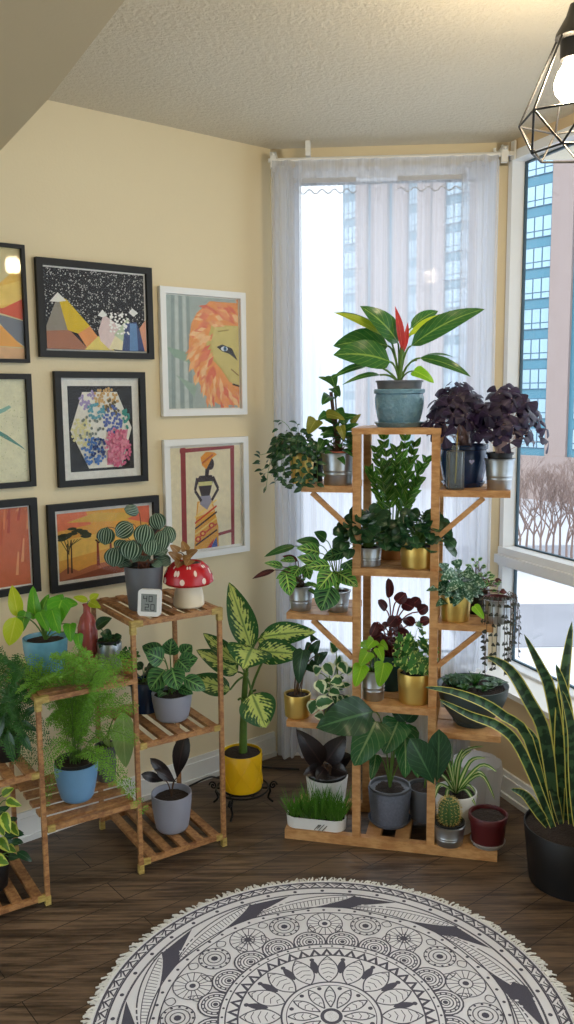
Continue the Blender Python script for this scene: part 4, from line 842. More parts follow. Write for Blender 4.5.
# --- left middle: prayer plants
c, rt, rb, h = spec(SB, 301, .055, ZB['l2'], 24, 20, 585)
p = Plant('prayer_plant', 'small spotted prayer plant in a tin bucket at the middle left shelf end', c); p.pot(m_tin, rt, rb, h, 'bucket')
p.hero([(286, 573, 290, 596, 17, -.05, -.08), (300, 567, 292, 578, 12, -.02, -.06), (305, 565, 310, 580, 12, -.03, -.07), (295, 560, 280, 561, 7, 0, -.03), (283, 567, 264, 563, 8, 0, -.03), (298, 568, 276, 579, 10, .02, .0)], 'ovate')
q2 = LBM(); p.hero([(275, 570, 252, 579, 6, 0, -.02), (298, 561, 282, 556, 7, .03, .02)], 'lance', bm=q2); p.bush(12, .03, .0, .05, .045, .02, 'ovate', .5, .3); p.done(L_mar, m_dstem); p.extra(q2, L_beg)
c, rt, rb, h = spec(SB, 338, .06, ZB['l2'], 25, 19, 590)
p = Plant('prayer_plant', 'large prayer plant with bright veined leaves in a tin bucket against the stand post', c); p.pot(m_tin, rt, rb, h, 'bucket')
p.hero([(333, 572, 318, 590, 20, -.08, -.11), (334, 571, 337, 590, 12, -.03, -.08), (338, 573, 358, 587, 17, -.05, -.1), (320, 553, 296, 548, 14, .0, -.04), (322, 566, 297, 557, 15, -.03, -.06), (330, 566, 306, 568, 14, -.05, -.09)], 'ovate', base=p.top)
q2 = LBM(); p.hero([(331, 586, 321, 611, 26, -.08, -.1), (345, 562, 354, 573, 16, 0, -.05), (345, 552, 322, 560, 14, .04, .02)], 'ovate', base=p.top, bm=q2)
q3 = LBM(); p.hero([(295, 546, 264, 557, 8, .02, .0), (320, 545, 296, 541, 12, .05, .02), (326, 540, 314, 532, 12, .05, .03), (340, 556, 350, 543, 8, .06, .06), (334, 551, 345, 536, 9, .04, .03)], 'ovate', base=p.top, bm=q3)
p.done(L_mar, m_stem); p.extra(q2, L_mard); p.extra(q3, L_plain)

# --- centre lower shelf
c, rt, rb, h = spec(SB, 390, .18, ZB['c3'], 40, 32, 652)
p = Plant('maroon_begonia', 'maroon leaved begonia in a dark teal pot behind the ivy', c); p.pot(m_teal, rt, rb, h)
p.hero([(389, 598, 388, 578, 9, 0, -.02), (377, 622, 371, 636, 9, -.03, -.05), (396, 602, 406, 593, 12, -.04, -.06), (402, 603, 414, 608, 14, -.04, -.06), (412, 605, 420, 598, 12, .02, .0), (418, 612, 428, 606, 11, 0, -.02), (405, 618, 413, 626, 12, -.02, -.05), (396, 617, 388, 626, 11, -.03, -.05), (420, 622, 430, 620, 10, 0, -.02), (386, 610, 378, 600, 9, 0, -.02)], 'round', nrm=V((.2, -.85, .4)), sr=.003); p.bush(26, .05, .03, .13, .042, .036, 'round', .7, .1, sr=.002); p.done(L_beg, simple('red_stem', (120, 48, 44), .5))
c, rt, rb, h = spec(SB, 414.5, .055, ZB['c3'], 35, 31, 671)
p = Plant('english_ivy', 'bushy variegated ivy in a gold pot on the lower centre shelf', c); p.pot(m_gold, rt, rb, h)
r = p.r
def ivyleaf(bm, o, L, nrm, ang):
    uvl = bm.loops.layers.uv.active; rl = bm.verts.layers.float['rnd']; rv = r.random(); e1 = nrm.cross(V((0, 0, 1))); e1 = e1.normalized() if e1.length > .05 else V((1, 0, 0)); e2 = nrm.cross(e1)
    out = [(0, 0), (-.32, -.12), (-.5, .12), (-.28, .3), (-.42, .58), (-.16, .58), (0, 1), (.16, .58), (.42, .58), (.28, .3), (.5, .12), (.32, -.12)]
    vs_ = []
    for x, y in out:
        X = x * math.cos(ang) - y * math.sin(ang); Y = x * math.sin(ang) + y * math.cos(ang); v_ = bm.verts.new(o + e1 * X * L + e2 * Y * L + nrm * abs(x) * L * .25); v_[rl] = rv; vs_.append((v_, (x + .5, max(0, y))))
    cv = bm.verts.new(o + e1 * (-.4 * math.sin(ang)) * L + e2 * (.4 * math.cos(ang)) * L); cv[rl] = rv
    for i in range(12):
        a_, b_ = vs_[i], vs_[(i + 1) % 12]; f = bm.faces.new((cv, a_[0], b_[0]))
        for lp, uv_ in zip(f.loops, ((.5, .4), a_[1], b_[1])): lp[uvl].uv = uv_
for i in range(58):
    a = i * 2.4; q = ((i + .5) / 58) ** .5; o = p.top + V((math.cos(a) * .07 * q + .002, math.sin(a) * .06 * q, .005 + r.random() * .165 * (1 - .55 * q * q)))
    if i % 2: p.stemto(o, None, .001)
    ivyleaf(p.f, o, .037 * r.uniform(.7, 1.15), V((math.cos(a) * .6, -.7 + .3 * math.sin(a), .6)).normalized(), r.uniform(2.2, 4.1))
p.done(L_ivy)
c, rt, rb, h = spec(SB, 373.5, .05, ZB['c3'], 24, 20, 669)
p = Plant('lime_pothos', 'lime green pothos in a small tin bucket, left of the lower centre shelf', c); p.pot(m_tin, rt, rb, h, 'bucket')
p.hero([(362, 665, 355, 687, 17, -.04, -.06), (384, 663, 379, 687, 19, -.05, -.07), (368, 652, 360, 666, 16, -.04, -.06), (368, 646, 358, 645, 12, -.0, -.04), (378, 648, 383, 662, 11, -.02, -.05), (374, 640, 366, 650, 13, .01, -.02), (380, 643, 388, 650, 10, .0, -.02)], 'heart'); p.done(L_lime)

# --- lower left shelf
c, rt, rb, h = spec(SB, 297.5, .055, ZB['l3'], 27, 25, 693)
p = Plant('dark_arrowhead', 'dark leaved arrowhead plant in a gold pot on the lowest left shelf', c); p.pot(m_gold, rt, rb, h)
p.hero([(303, 650, 299, 684, 19, -.03, -.05), (315, 640, 311, 634, 9, .02, .0), (313, 652, 320, 640, 12, .0, .0), (318, 660, 328, 652, 12, .0, -.02), (309, 664, 318, 672, 13, -.02, -.04), (312, 645, 306, 655, 12, .02, .02), (320, 655, 316, 668, 10, -.02, -.03)], 'heart', nrm=V((-.3, -.8, .3))); p.done(L_dark, m_dstem)
c, rt, rb, h = spec(SB, 335, .06, ZB['l3'], 27, 22, 698)
p = Plant('variegated_peperomia', 'white edged variegated plant in a slate pot on the lowest left shelf', c); p.pot(m_bowl, rt, rb, h)
p.hero([(316, 704, 334, 701, 14, -.06, -.08), (318, 680, 323, 694, 13, -.05, -.07), (325, 663, 332, 676, 13, -.04, -.06), (342, 680, 330, 683, 12, -.04, -.07), (315, 700, 311, 714, 13, -.05, -.06), (314, 672, 322, 668, 11, -.03, -.05), (340, 662, 346, 674, 11, -.02, -.05), (336, 652, 330, 642, 10, 0, -.02), (346, 672, 354, 668, 10, -.01, -.03), (324, 716, 314, 716, 10, -.06, -.07), (338, 668, 340, 655, 10, .01, .01), (330, 690, 340, 694, 12, -.05, -.08)], 'ovate'); p.bush(16, .04, .01, .09, .035, .024, 'ovate', .5, .1)
p.trail(5, .05, .016, .012, 'ovate', 4.9, 6.1, .009, out=.03); p.done(L_var)

# --- right middle shelf
c, rt, rb, h = spec(SB, 455, .06, ZB['r2'], 31, 28, 594)
p = Plant('satin_pothos', 'silvery satin pothos in a gold pot on the right middle shelf', c); p.pot(m_gold, rt, rb, h)
p.hero([(448, 585, 426, 591, 11, -.02, -.05), (462, 590, 453, 607, 13, -.05, -.07), (472, 578, 486, 588, 13, -.02, -.05), (455, 573, 440, 580, 14, -.03, -.06), (465, 572, 476, 578, 14, -.03, -.05), (447, 570, 438, 564, 12, 0, -.02), (460, 580, 446, 592, 14, -.05, -.08), (466, 583, 470, 598, 11, -.05, -.08), (455, 566, 462, 560, 12, .01, .01)], 'heart'); p.bush(34, .055, .0, .085, .05, .034, 'heart', .6, .15); p.done(L_sat)
c, rt, rb, h = spec(SB, 477, .165, ZB['r2'], 24, 20, 592)
p = Plant('jade_bush', 'small leaved bushy plant in a black pot behind the satin pothos', c); p.pot(m_black, rt, rb, h); p.bush(70, .075, .01, .125, .02, .013, 'ovate', .2, .35, sr=.0012, jit=.6, cx=-.005)
q2 = LBM(); p.bush(14, .04, .0, .06, .026, .02, 'ovate', .3, .2, cx=.045, cy=-.03, bm=q2); p.done(leafmat('leaf_jade', 'varieg', (56, 96, 52), (160, 186, 120)), m_dstem); p.extra(q2, L_beg)
c, rt, rb, h = spec(SB, 497, .055, ZB['r2'], 27, 23, 598)
p = Plant('string_of_hearts', 'trailing string of hearts in a tin pot at the right middle shelf end', c); p.pot(m_tin, rt, rb, h, 'bucket', inner=(m_maroon, -.002))
p.trail(15, .23, .014, .013, 'heart', 3.5, 7.0, .017, out=.03); q2 = LBM(); leaf(q2, p.P(474, 606, -.05), p.P(484, 619, -.06), 10 * p.k, V((0, -1, .3)), .1, .2, 'heart'); p.done(leafmat('leaf_dark_heart', 'plain', (48, 52, 46), (98, 96, 84)), m_dstem); p.extra(q2, L_lime)
# --- right low shelf bowl
c, rt, rb, h = spec(SB, 472, .105, ZB['r3'], 77, 36, 684); rt = min(rt, .118)
p = Plant('succulent_bowl', 'wide dark bowl of mixed succulents on the lowest right shelf', c); p.pot(m_bowl, rt, rb, h, 'bowl', fill=.93, saucer=rb * 1.1)
sb = p.top
q2 = LBM()
for i in range(26):
    a = i * 2.4; q = ((i + 1) / 26) ** .5; o = sb + V((-.05, .015, 0)) + V((math.cos(a), math.sin(a), 0)) * .034 * q
    for k in range(4): d = V((p.r.uniform(-1, 1), p.r.uniform(-1, .6), .9)).normalized(); leaf(p.f, o, o + d * .036, .015, V((0, -.6, 1)), .1, .1, 'spoon', 5)
for i in range(20): a = i * 2.4; d = V((math.cos(a) * .8, math.sin(a) * .8, .75)).normalized(); leaf(q2, sb + V((.004, -.01, 0)), sb + V((.004, -.01, 0)) + d * (.05 + .02 * p.r.random()), .012, V((0, -.2, 1)), .12, .3, 'blade', 5)
for cx, cy in ((.052, -.035), (.065, .02), (.02, .05), (.02, -.065), (-.02, .055), (-.04, -.05), (.085, -.01)):
    for i in range(12): a = i * 2.4; d = V((math.cos(a), math.sin(a), .35 + .05 * i)).normalized(); leaf(p.f if cx > .04 else q2, sb + V((cx, cy, .003)), sb + V((cx, cy, .003)) + d * (.038 - .0015 * i), .018, V((0, 0, 1)), .1, .3, 'spoon', 5)
p.done(L_aloe); p.extra(q2, L_plain)

# --- base of the stand
zb_ = ZB['base']
c = find(SB, 316, .035, zb_); k = mpx(c); c = SB(.105, .045, zb_)
p = Plant('grass_tray', 'white oblong tray of cat grass on the stand base', c, 'grass planter'); sx, sy, hh = .107, .04, .042
def stad(bm, c, prof, n=48):
    rings = []
    for off, z in prof:
        R = []
        for i in range(n):
            a = 2 * PI * i / n; ex = V((math.cos(a), math.sin(a), 0)); px = (sx - sy) * (1 if math.cos(a) > 0 else -1); R.append(bm.verts.new(c + bX * (px + ex.x * (sy + off)) + bY * (ex.y * (sy + off)) + V((0, 0, z))))
        rings.append(R)
    for A, B in zip(rings, rings[1:]):
        for i in range(n): bm.faces.new((A[i], A[(i + 1) % n], B[(i + 1) % n], B[i]))
    bm.faces.new(rings[0][::-1]); bm.faces.new(rings[-1])
bm = NB(); stad(bm, c, [(-.006, 0), (-.002, .002), (.001, hh), (-.002, hh + .001), (-.004, hh - .004), (-.006, hh - .008)]); obj('tray', bm, m_wpot, p.root)
bm = NB(); stad(bm, c, [(-.006, hh - .012), (-.0062, hh - .006), (-.02, hh - .004)]); obj('soil', bm, m_soil, p.root)
bm = NB()
for dx, dz, ln in ((-.012, .006, .030), (.004, .005, .034), (.0, .012, .02), (.016, .004, .03)): tube(bm, [c + bX * (.012 + dx) - bY * (sy + .0015) + V((0, 0, dz)), c + bX * (.012 + dx + ln * .6) - bY * (sy + .0018) + V((0, 0, dz + ln * .7))], .0012, n=5)
obj('twig_motif', bm, m_black, p.root)
for i in range(420):
    x, d = p.r.uniform(-.098, .098), p.r.uniform(-.028, .028); b = c + bX * x + bY * d + V((0, 0, hh - .006)); hgt = p.r.uniform(.06, .125) * (1.05 if x > -.03 else .75)
    leaf(p.f, b, b + V((p.r.uniform(-.05, .05), p.r.uniform(-.06, .03), hgt)), .0042, V((0, -1, .1)), .08, .1, 'blade', 4, rows=2)
p.done(L_gras, fname='grass')
c, rt, rb, h = spec(SB, 327, .185, zb_, 42, 34, 774); h = min(h, .13)
p = Plant('burgundy_rubber_plant', 'near black broad leaved plant in a white pot behind the grass tray', c); p.pot(m_wpot, rt, rb, h, inner=(m_black, .004))
p.hero([(322, 765, 296, 729, 22, -.06, -.09), (326, 762, 346, 735, 22, -.06, -.07), (330, 765, 352, 755, 20, -.03, -.05), (320, 768, 303, 775, 12, -.08, -.12), (332, 768, 348, 774, 14, -.08, -.12), (325, 768, 316, 780, 12, -.1, -.13)], 'ovate', sr=.003); p.done(L_blk, m_dstem)
c, rt, rb, h = spec(SB, 389.5, .135, zb_, 43, 37, 787)
p = Plant('heart_leaf_alocasia', 'large heart leaved plant in a speckled grey pot with saucer between the stand posts', c); p.pot(m_spk, rt, rb, h, saucer=rb * 1.16, inner=(m_grey, .003))
p.hero([(376, 722, 354, 766, 38, -.12, -.16), (398, 722, 384, 754, 30, -.11, -.14), (404, 726, 405, 778, 28, -.08, -.12), (376, 755, 371, 780, 13, -.02, -.05), (412, 752, 418, 778, 16, .05, .03)], 'heart', base=p.top, sr=.003, bend=.14); q2 = LBM(); p.hero([(373, 712, 316, 728, 36, -.14, -.2), (405, 722, 390, 706, 12, .08, .1), (406, 722, 420, 707, 12, .08, .1)], 'ovate', base=p.top, sr=.003, bm=q2, wave=.06); p.done(leafmat('leaf_alocasia', 'plain', (50, 104, 56), (158, 188, 124), rough=.25)); p.extra(q2, L_dark)
c, rt, rb, h = spec(SB, 424, .19, zb_, 34, 28, 785); h = min(h, .12)
p = Plant('dark_rubber_plant', 'dark green leaved plant in a grey pot behind the right stand post', c); p.pot(m_grey, rt, rb, h)
p.hero([(434, 784, 410, 738, 26, -.24, -.25), (437, 782, 439, 729, 23, -.22, -.24), (428, 778, 418, 756, 14, -.1, -.14)], 'spoon', base=p.top, sr=.003, bend=.05); p.done(L_dark)
c, rt, rb, h = spec(SB, 455, .135, zb_, 42, 34, 790)
p = Plant('spider_plant', 'striped spider plant in a white pot behind the cactus', c); p.pot(m_wpot, rt, rb, h)
for i, (u, v, um, vm) in enumerate(((484, 746, 462, 755), (497, 772, 480, 766), (495, 800, 480, 775), (478, 798, 468, 785), (441, 745, 448, 762), (452, 742, 452, 765), (434, 800, 440, 785), (472, 750, 460, 762), (463, 748, 456, 765), (490, 785, 478, 772), (438, 765, 446, 770), (476, 806, 466, 790), (446, 806, 448, 790), (486, 758, 470, 762), (432, 780, 442, 775))):
    leaf(p.f, p.top, p.P(u, v, -.1 + (i % 5) * .035), 4.6 * p.k, V((0, -.5, 1)), 0, .3, 'strap', 10, mid=[p.P(um, vm, -.05 + (i % 5) * .015)])
p.done(L_spi)
c, rt, rb, h = spec(SB, 448.5, .034, zb_, 33, 27, 822)
p = Plant('barrel_cactus', 'round ribbed cactus with yellow spines in a small tin pot', c, 'cactus'); p.pot(m_tin, rt, rb, h, 'bucket', inner=(m_black, .001))
bm = NB(); cr, ch = .0335, .047; n, m = 64, 12; rings = []
cc = p.top + V((0, 0, -.004))
for j in range(1, m):
    th = PI * j / m; z = ch - ch * math.cos(th); rr = cr * math.sin(th) ** .8; rings.append([bm.verts.new(cc + V((rr * (1 + .11 * math.cos(16 * 2 * PI * i / n)) * math.cos(2 * PI * i / n), rr * (1 + .11 * math.cos(16 * 2 * PI * i / n)) * math.sin(2 * PI * i / n), z))) for i in range(n)])
for A, B in zip(rings, rings[1:]):
    for i in range(n): bm.faces.new((A[i], A[(i + 1) % n], B[(i + 1) % n], B[i]))
tp = bm.verts.new(cc + V((0, 0, 2 * ch - .002))); [bm.faces.new((rings[-1][i], rings[-1][(i + 1) % n], tp)) for i in range(n)]
obj('cactus_body', bm, simple('cactus_green', (70, 104, 56), .6), p.root)
bm = NB()
for k in range(16):
    a = 2 * PI * k / 16
    for j in range(2, 12):
        th = PI * j / 12; o = cc + V((cr * 1.11 * math.sin(th) ** .8 * math.cos(a), cr * 1.11 * math.sin(th) ** .8 * math.sin(a), ch - ch * math.cos(th)))
        for q in range(4): d = V((math.cos(a) + p.r.uniform(-.7, .7), math.sin(a) + p.r.uniform(-.7, .7), p.r.uniform(-.4, .8) - math.cos(th) * .5)).normalized(); tube(bm, [o, o + d * .011], .0007, .0002, 3, False)
obj('spines', bm, simple('yellow_spines', (214, 190, 110), .5), p.root); p.f.free(); p.st.free()
c, rt, rb, h = spec(SB, 487.5, .052, zb_, 37, 31, 813)
p = Plant('bare_soil_pot', 'maroon plastic pot of bare soil at the right end of the stand base', c, 'plant pot'); p.pot(m_maroon, rt, rb, h, 'band', saucer=rb * 1.12, plate=m_tub); p.f.free(); p.st.free()
c = find(SB, 476, .34, .0); tb = thing('plastic_tub', 'milky crumpled plastic tub on the floor behind the spider plant', 'tub', c)
bm = NB(); R_ = random.Random(3); n = 40
pr = [(0, .002), (.075, .002), (.082, .03), (.088, .1), (.092, .17), (.088, .2), (.06, .215), (.02, .217), (0, .217)]; lathe(bm, c, pr, n)
for v_ in bm.verts: v_.co += V((R_.uniform(-1, 1), R_.uniform(-1, 1), 0)) * .005
obj('body', bm, m_tub, tb)

# --- floor: dieffenbachia on an iron stand
cy = atz(241.5, 795, iron_z); k = mpx(cy); rt = 20.5 * k; cy = cy + V((0, rt * .9, 0)); cy.z = iron_z
ist = thing('iron_pot_stand', 'low black wrought iron stand with scrolls under the yellow pot', 'plant stand', V((cy.x, cy.y, 0)))
c0 = V((cy.x, cy.y, 0)); bm = NB()
for r in (rt * .96, rt * 1.3): tube(bm, [c0 + V((r * math.cos(2 * PI * i / 28), r * math.sin(2 * PI * i / 28), iron_z - .004)) for i in range(29)], .0038, n=6)
for a in (0, PI / 3, 2 * PI / 3): d = V((math.cos(a), math.sin(a), 0)); bar(bm, c0 - d * rt * 1.3 + V((0, 0, iron_z - .005)), c0 + d * rt * 1.3 + V((0, 0, iron_z - .005)), .008, .005)
obj('ring', bm, m_iron, ist)
for a in (-1.9, .35, PI - .35, 1.6):
    d = V((math.cos(a), math.sin(a), 0)); bm = NB(); q = c0 + d * rt * 1.3
    tube(bm, spline([q + V((0, 0, iron_z - .004)), q + d * .012 + V((0, 0, iron_z * .6)), q + d * .004 + V((0, 0, .025)), q + d * .022 + V((0, 0, .0035))], 6), .0042, n=6)
    tube(bm, [q + d * (.024 + .016 * (1 - t / 18) * math.cos(t * .6)) + V((0, 0, iron_z - .015 + .017 * (1 - t / 18) * math.sin(t * .6))) for t in range(17)], .0032, n=6); obj('leg', bm, m_iron, ist)
p = Plant('dieffenbachia', 'tall cream splashed dieffenbachia in a yellow pot on an iron stand', cy); h = zat(cy, 241.5, 751) - iron_z; p.pot(m_yellow, rt, rt * .97, h, fill=.95)
bm = NB()
for i in range(6):
    for sg in (-1, 1):
        Q = [cy + V(((rt + .0005) * math.cos(a), (rt + .0005) * math.sin(a), .012 + (h - .024) * t)) for t, a in ((j / 10, 2 * PI * i / 6 + sg * j * .1) for j in range(11))]; tube(bm, Q, .0014, n=4)
obj('relief_lines', bm, m_yellow, p.root)
b0 = p.P(243, 746, 0); b0.z = p.top.z; tk = p.P(246, 672, -.01)
tube(p.st, bez(b0, b0 * .5 + tk * .5 + V((-.006, 0, 0)), tk, 8), .016, .010, 10)
p.hero([(251, 648, 229, 582, 27, -.03, -.0), (262, 637, 316, 632, 24, .02, .0), (252, 648, 243, 669, 44, -.06, -.17), (256, 652, 303, 655, 26, -.03, -.07), (252, 694, 266, 728, 36, -.08, -.12), (238, 664, 203, 633, 18, 0, .03), (238, 672, 196, 650, 22, .03, .0), (230, 690, 188, 678, 22, -.03, -.02), (258, 640, 292, 646, 24, .05, .06)], 'ovate', base=tk + V((0, 0, -.02)), sr=.0045, n=14, bend=.08)
for e in ((266, 655), (238, 700), (256, 690)): tube(p.st, bez(b0 + V((0, 0, .07)), p.P(246, 690, -.02), p.P(*e, -.02), 6), .006, .004)
p.done(L_dief)
# --- snake plant
c = V((.93, 2.585, 0)); c = atz(584, 903, 0); k = mpx(c); R = 49 * k; c = V((c.x, c.y + R * .85, 0))
p = Plant('snake_plant', 'big snake plant with yellow edged leaves in a black floor pot', c); h = zat(c, 580, 824); p.pot(m_black, R, R * .86, h, fill=.93)
def sn(pts, w, dys):
    P_ = [p.P(u, v, d) for (u, v), d in zip(pts, dys)]; leaf(p.f, P_[0], P_[-1], w * .86 * p.k, V((-.3, -1, .35)), 0, .3, 'strap', 16, mid=P_[1:-1], rows=4)
sn([(566, 820), (561, 760), (563, 690), (572, 621)], 16, (0, .0, .02, .05)); sn([(556, 822), (545, 737), (529, 701), (509, 669), (486, 656)], 15, (-.03, -.05, -.06, -.05, -.05)); sn([(560, 822), (558, 740), (550, 690), (541, 668), (524, 634)], 14, (0, .01, .02, .02, .02))
sn([(552, 825), (528, 738), (504, 716), (482, 702), (451, 691), (424, 687)], 11, (-.06, -.12, -.15, -.17, -.18, -.19)); sn([(553, 827), (522, 752), (500, 727), (470, 715), (438, 699)], 11, (-.09, -.14, -.17, -.19, -.2)); sn([(548, 826), (534, 806), (524, 794), (511, 789)], 11, (-.08, -.12, -.13, -.14))
sn([(572, 824), (570, 750), (566, 700), (556, 664)], 13, (-.06, -.07, -.07, -.06)); sn([(580, 822), (582, 730), (586, 640)], 17, (-.02, 0, .03)); sn([(590, 822), (600, 700), (604, 600)], 17, (.02, .05, .08)); sn([(577, 826), (574, 770), (572, 730), (562, 690)], 13, (-.1, -.11, -.11, -.1)); sn([(561, 824), (549, 770), (545, 727)], 9, (-.05, -.03, -.02)); sn([(600, 824), (615, 730), (630, 660)], 16, (-.04, -.05, -.05)); sn([(555, 822), (538, 748), (524, 728), (516, 722)], 9, (-.02, .0, .02, .02)); sn([(585, 828), (590, 770), (592, 710)], 15, (-.1, -.12, -.13))
p.done(L_snk)
# ------------------------------------------------------------------ plants on the bamboo stand
c, rt, rb, h = spec(SA, 145, .13, ZA['t1'], 39, 32, 565)
p = Plant('watermelon_peperomia', 'silver striped watermelon peperomia in a matte grey pot on the bamboo stand top', c); p.pot(m_grey, rt, rb, h)
p.hero([(107, 527, 105, 545, 18, -.02, -.03), (116, 547, 113, 567, 20, -.07, -.08), (133, 540, 129, 560, 22, -.08, -.1), (139, 512, 124, 509, 12, .02, -.02), (133, 524, 116, 536, 18, -.02, -.04), (146, 524, 142, 545, 20, -.07, -.09), (155, 513, 160, 530, 17, -.01, -.03), (163, 530, 160, 552, 17, -.05, -.08), (152, 538, 150, 556, 17, -.08, -.1), (125, 540, 118, 552, 16, -.03, -.05), (166, 526, 172, 543, 14, .0, -.02)], 'round', base=p.top, bend=.18, fold=-.2, sr=.0016, nrm=V((.1, -1, .35))); p.bush(22, .06, .01, .10, .046, .044, 'round', .5, .1); p.done(L_pep, simple('reddish_stem', (120, 70, 52), .5))
c = find(SA, 148.5, .02, ZA['t1']); k = mpx(c); hy = thing('hygrometer', 'small white digital hygrometer at the edge of the bamboo stand top', 'hygrometer', c); hx = V((.97, -.24, 0)).normalized(); hyv = V((-hx.y, hx.x, 0)); S = 12 * k
def HF(x, d, z): return c + hx * x + hyv * (d + .16 * z) + V((0, 0, z))
bm = NB(); pts = []
for qx, qz, a0 in ((1, 1, 0), (-1, 1, 90), (-1, -1, 180), (1, -1, 270)):
    for i in range(5): a = math.radians(a0 + i * 22.5); pts.append((qx * S * .72 + S * .28 * math.cos(a), S * 1.1 + qz * S * .8 + S * .3 * math.sin(a)))
A = [bm.verts.new(HF(x, 0, z)) for x, z in pts]; B = [bm.verts.new(HF(x, .014, z)) for x, z in pts]; bm.faces.new(A); bm.faces.new(B[::-1])
for i in range(20): bm.faces.new((A[i], B[i], B[(i + 1) % 20], A[(i + 1) % 20]))
obj('case', bm, m_wpot, hy)
bm = NB(); fbox(bm, HF, -S * .70, S * .70, -.0008, .002, S * .38, S * 1.84); lcd = obj('screen', bm, simple('lcd_grey', (120, 126, 120), .3), hy, False)
SEG = {'0': 'abcdef', '2': 'abged', '4': 'fgbc'}
bm = NB()
def digit(ch, x, z, w_, h_):
    t = S * .06
    G = dict(a=(x, x + w_, z + h_ - t, z + h_), g=(x, x + w_, z + h_ / 2 - t / 2, z + h_ / 2 + t / 2), d=(x, x + w_, z, z + t), f=(x, x + t, z + h_ / 2, z + h_), b=(x + w_ - t, x + w_, z + h_ / 2, z + h_), e=(x, x + t, z, z + h_ / 2), c=(x + w_ - t, x + w_, z, z + h_ / 2))
    for q in SEG[ch]: g = G[q]; fbox(bm, HF, g[0], g[1], -.0014, -.0007, g[2], g[3])
digit('4', -S * .5, S * 1.2, S * .34, S * .5); digit('0', -S * .02, S * 1.2, S * .34, S * .5); digit('2', -S * .34, S * .5, S * .36, S * .52); digit('0', S * .16, S * .5, S * .36, S * .52)
obj('digits', bm, m_black, lcd, False)
# mushroom planter
c = find(SA, 189, .07, ZA['t1']); k = mpx(c); p = Plant('mushroom_planter', 'red spotted mushroom planter with a small coppery plant on the bamboo stand', c); H1 = zat(c, 189, 582) - c.z; H2 = zat(c, 189, 562) - c.z; rs, rcap = 15 * k, 25 * k
bm = NB(); lathe(bm, c, [(0, 0), (rs * .92, 0), (rs * 1.02, .006), (rs * 1.02, H1 * .35), (rs * .84, H1 * .85), (rs * .8, H1 + .004), (0, H1 + .004)]); obj('stalk', bm, m_cream, p.root)
cap = [(rs * .8, H1 - .002), (rcap * .9, H1 - .004), (rcap, H1 + .004), (rcap * .97, H1 + (H2 - H1) * .35), (rcap * .82, H1 + (H2 - H1) * .75), (rcap * .6, H2), (rcap * .55, H2 + .001), (rcap * .5, H2 - .004), (0, H2 - .006)]
bm = NB(); lathe(bm, c, cap, 48); capo = obj('cap', bm, m_redcap, p.root)
bm = NB(); lathe(bm, c, [(rcap * .5, H2 - .004), (rcap * .3, H2 - .001), (0, H2)], 20); obj('soil', bm, m_soil, p.root)
def cappt(a, t):
    pr = cap[2:6]; f = t * 3; i = min(2, int(f)); g = f - i; r = pr[i][0] * (1 - g) + pr[i + 1][0] * g; z = pr[i][1] * (1 - g) + pr[i + 1][1] * g; return c + V((r * math.cos(a), r * math.sin(a), z)), V((math.cos(a), math.sin(a), .75)).normalized()
for i in range(30):
    bm = NB(); a = i * 2.39996; t = (.18, .55, .82)[i % 3]; o, nn = cappt(a, t); r = (.0085, .006, .0045)[(i * 7) % 3]; e1 = nn.cross(V((0, 0, 1))).normalized(); e2 = nn.cross(e1)
    ring = [bm.verts.new(cappt(a + r * math.cos(x) / rcap, min(.99, max(.01, t + r * math.sin(x) / .05)))[0] + nn * .0006) for x in (2 * PI * j / 12 for j in range(12))]; cv = bm.verts.new(o + nn * .0016); [bm.faces.new((ring[j], ring[(j + 1) % 12], cv)) for j in range(12)]; obj('spot', bm, m_spot, capo)
p.top = c + V((0, 0, H2)); p.rt = rcap * .4
p.hero([(180, 560, 168, 552, 11, -.02, -.04), (184, 562, 192, 556, 12, -.03, -.06), (178, 552, 170, 545, 10, .0, -.01), (188, 556, 198, 550, 11, .0, -.02), (180, 562, 177, 568, 11, -.04, -.06), (186, 550, 182, 541, 10, .02, .02), (190, 560, 186, 566, 12, -.05, -.07)], 'heart'); p.done(L_coral, m_dstem)
# middle tier
c, rt, rb, h = spec(SA, 172.5, .13, ZA['t2'], 40, 30, 692)
p = Plant('spotted_prayer_plant', 'dark spotted prayer plant in a pale grey pot on the middle bamboo tier', c); p.pot(m_lgrey, rt, rb, h, 'cup')
p.hero([(163, 660, 145, 652, 20, -.02, -.04), (165, 670, 150, 690, 22, -.08, -.1), (172, 668, 178, 690, 22, -.08, -.11), (180, 664, 198, 658, 18, -.02, -.03), (184, 678, 206, 690, 16, -.04, -.04), (170, 655, 172, 638, 18, .02, .02), (162, 655, 142, 646, 18, .03, .03), (182, 655, 192, 645, 16, .04, .05), (178, 660, 190, 672, 16, -.06, -.08)], 'ovate', base=p.top); p.bush(8, .04, .01, .06, .05, .035, 'ovate', .5, .2); p.done(L_mard)
c, rt, rb, h = spec(SA, 146, .26, ZA['t2'], 30, 26, 680)
p = Plant('navy_pot_plant', 'small leafy plant in a navy pot behind the pale grey pot', c); p.pot(m_navy, rt, rb, h); p.bush(14, .04, .0, .07, .045, .03, 'ovate', .4, .3); p.done(L_dark)
c, rt, rb, h = spec(SA, 172.5, .12, ZA['t3'], 40, 30, 792)
p = Plant('black_leaf_plant', 'three leaved near black plant in a pale grey pot on the lowest tower tier', c); p.pot(m_lgrey, rt, rb, h, 'cup', fill=.86)
p.hero([(177, 778, 186, 733, 17, 0, .0), (175, 781, 150, 758, 11, -.03, -.06), (164, 781, 141, 774, 10, -.03, -.07), (176, 782, 156, 770, 9, -.05, -.08)], 'spoon', base=p.top); p.done(L_blk, m_dstem)
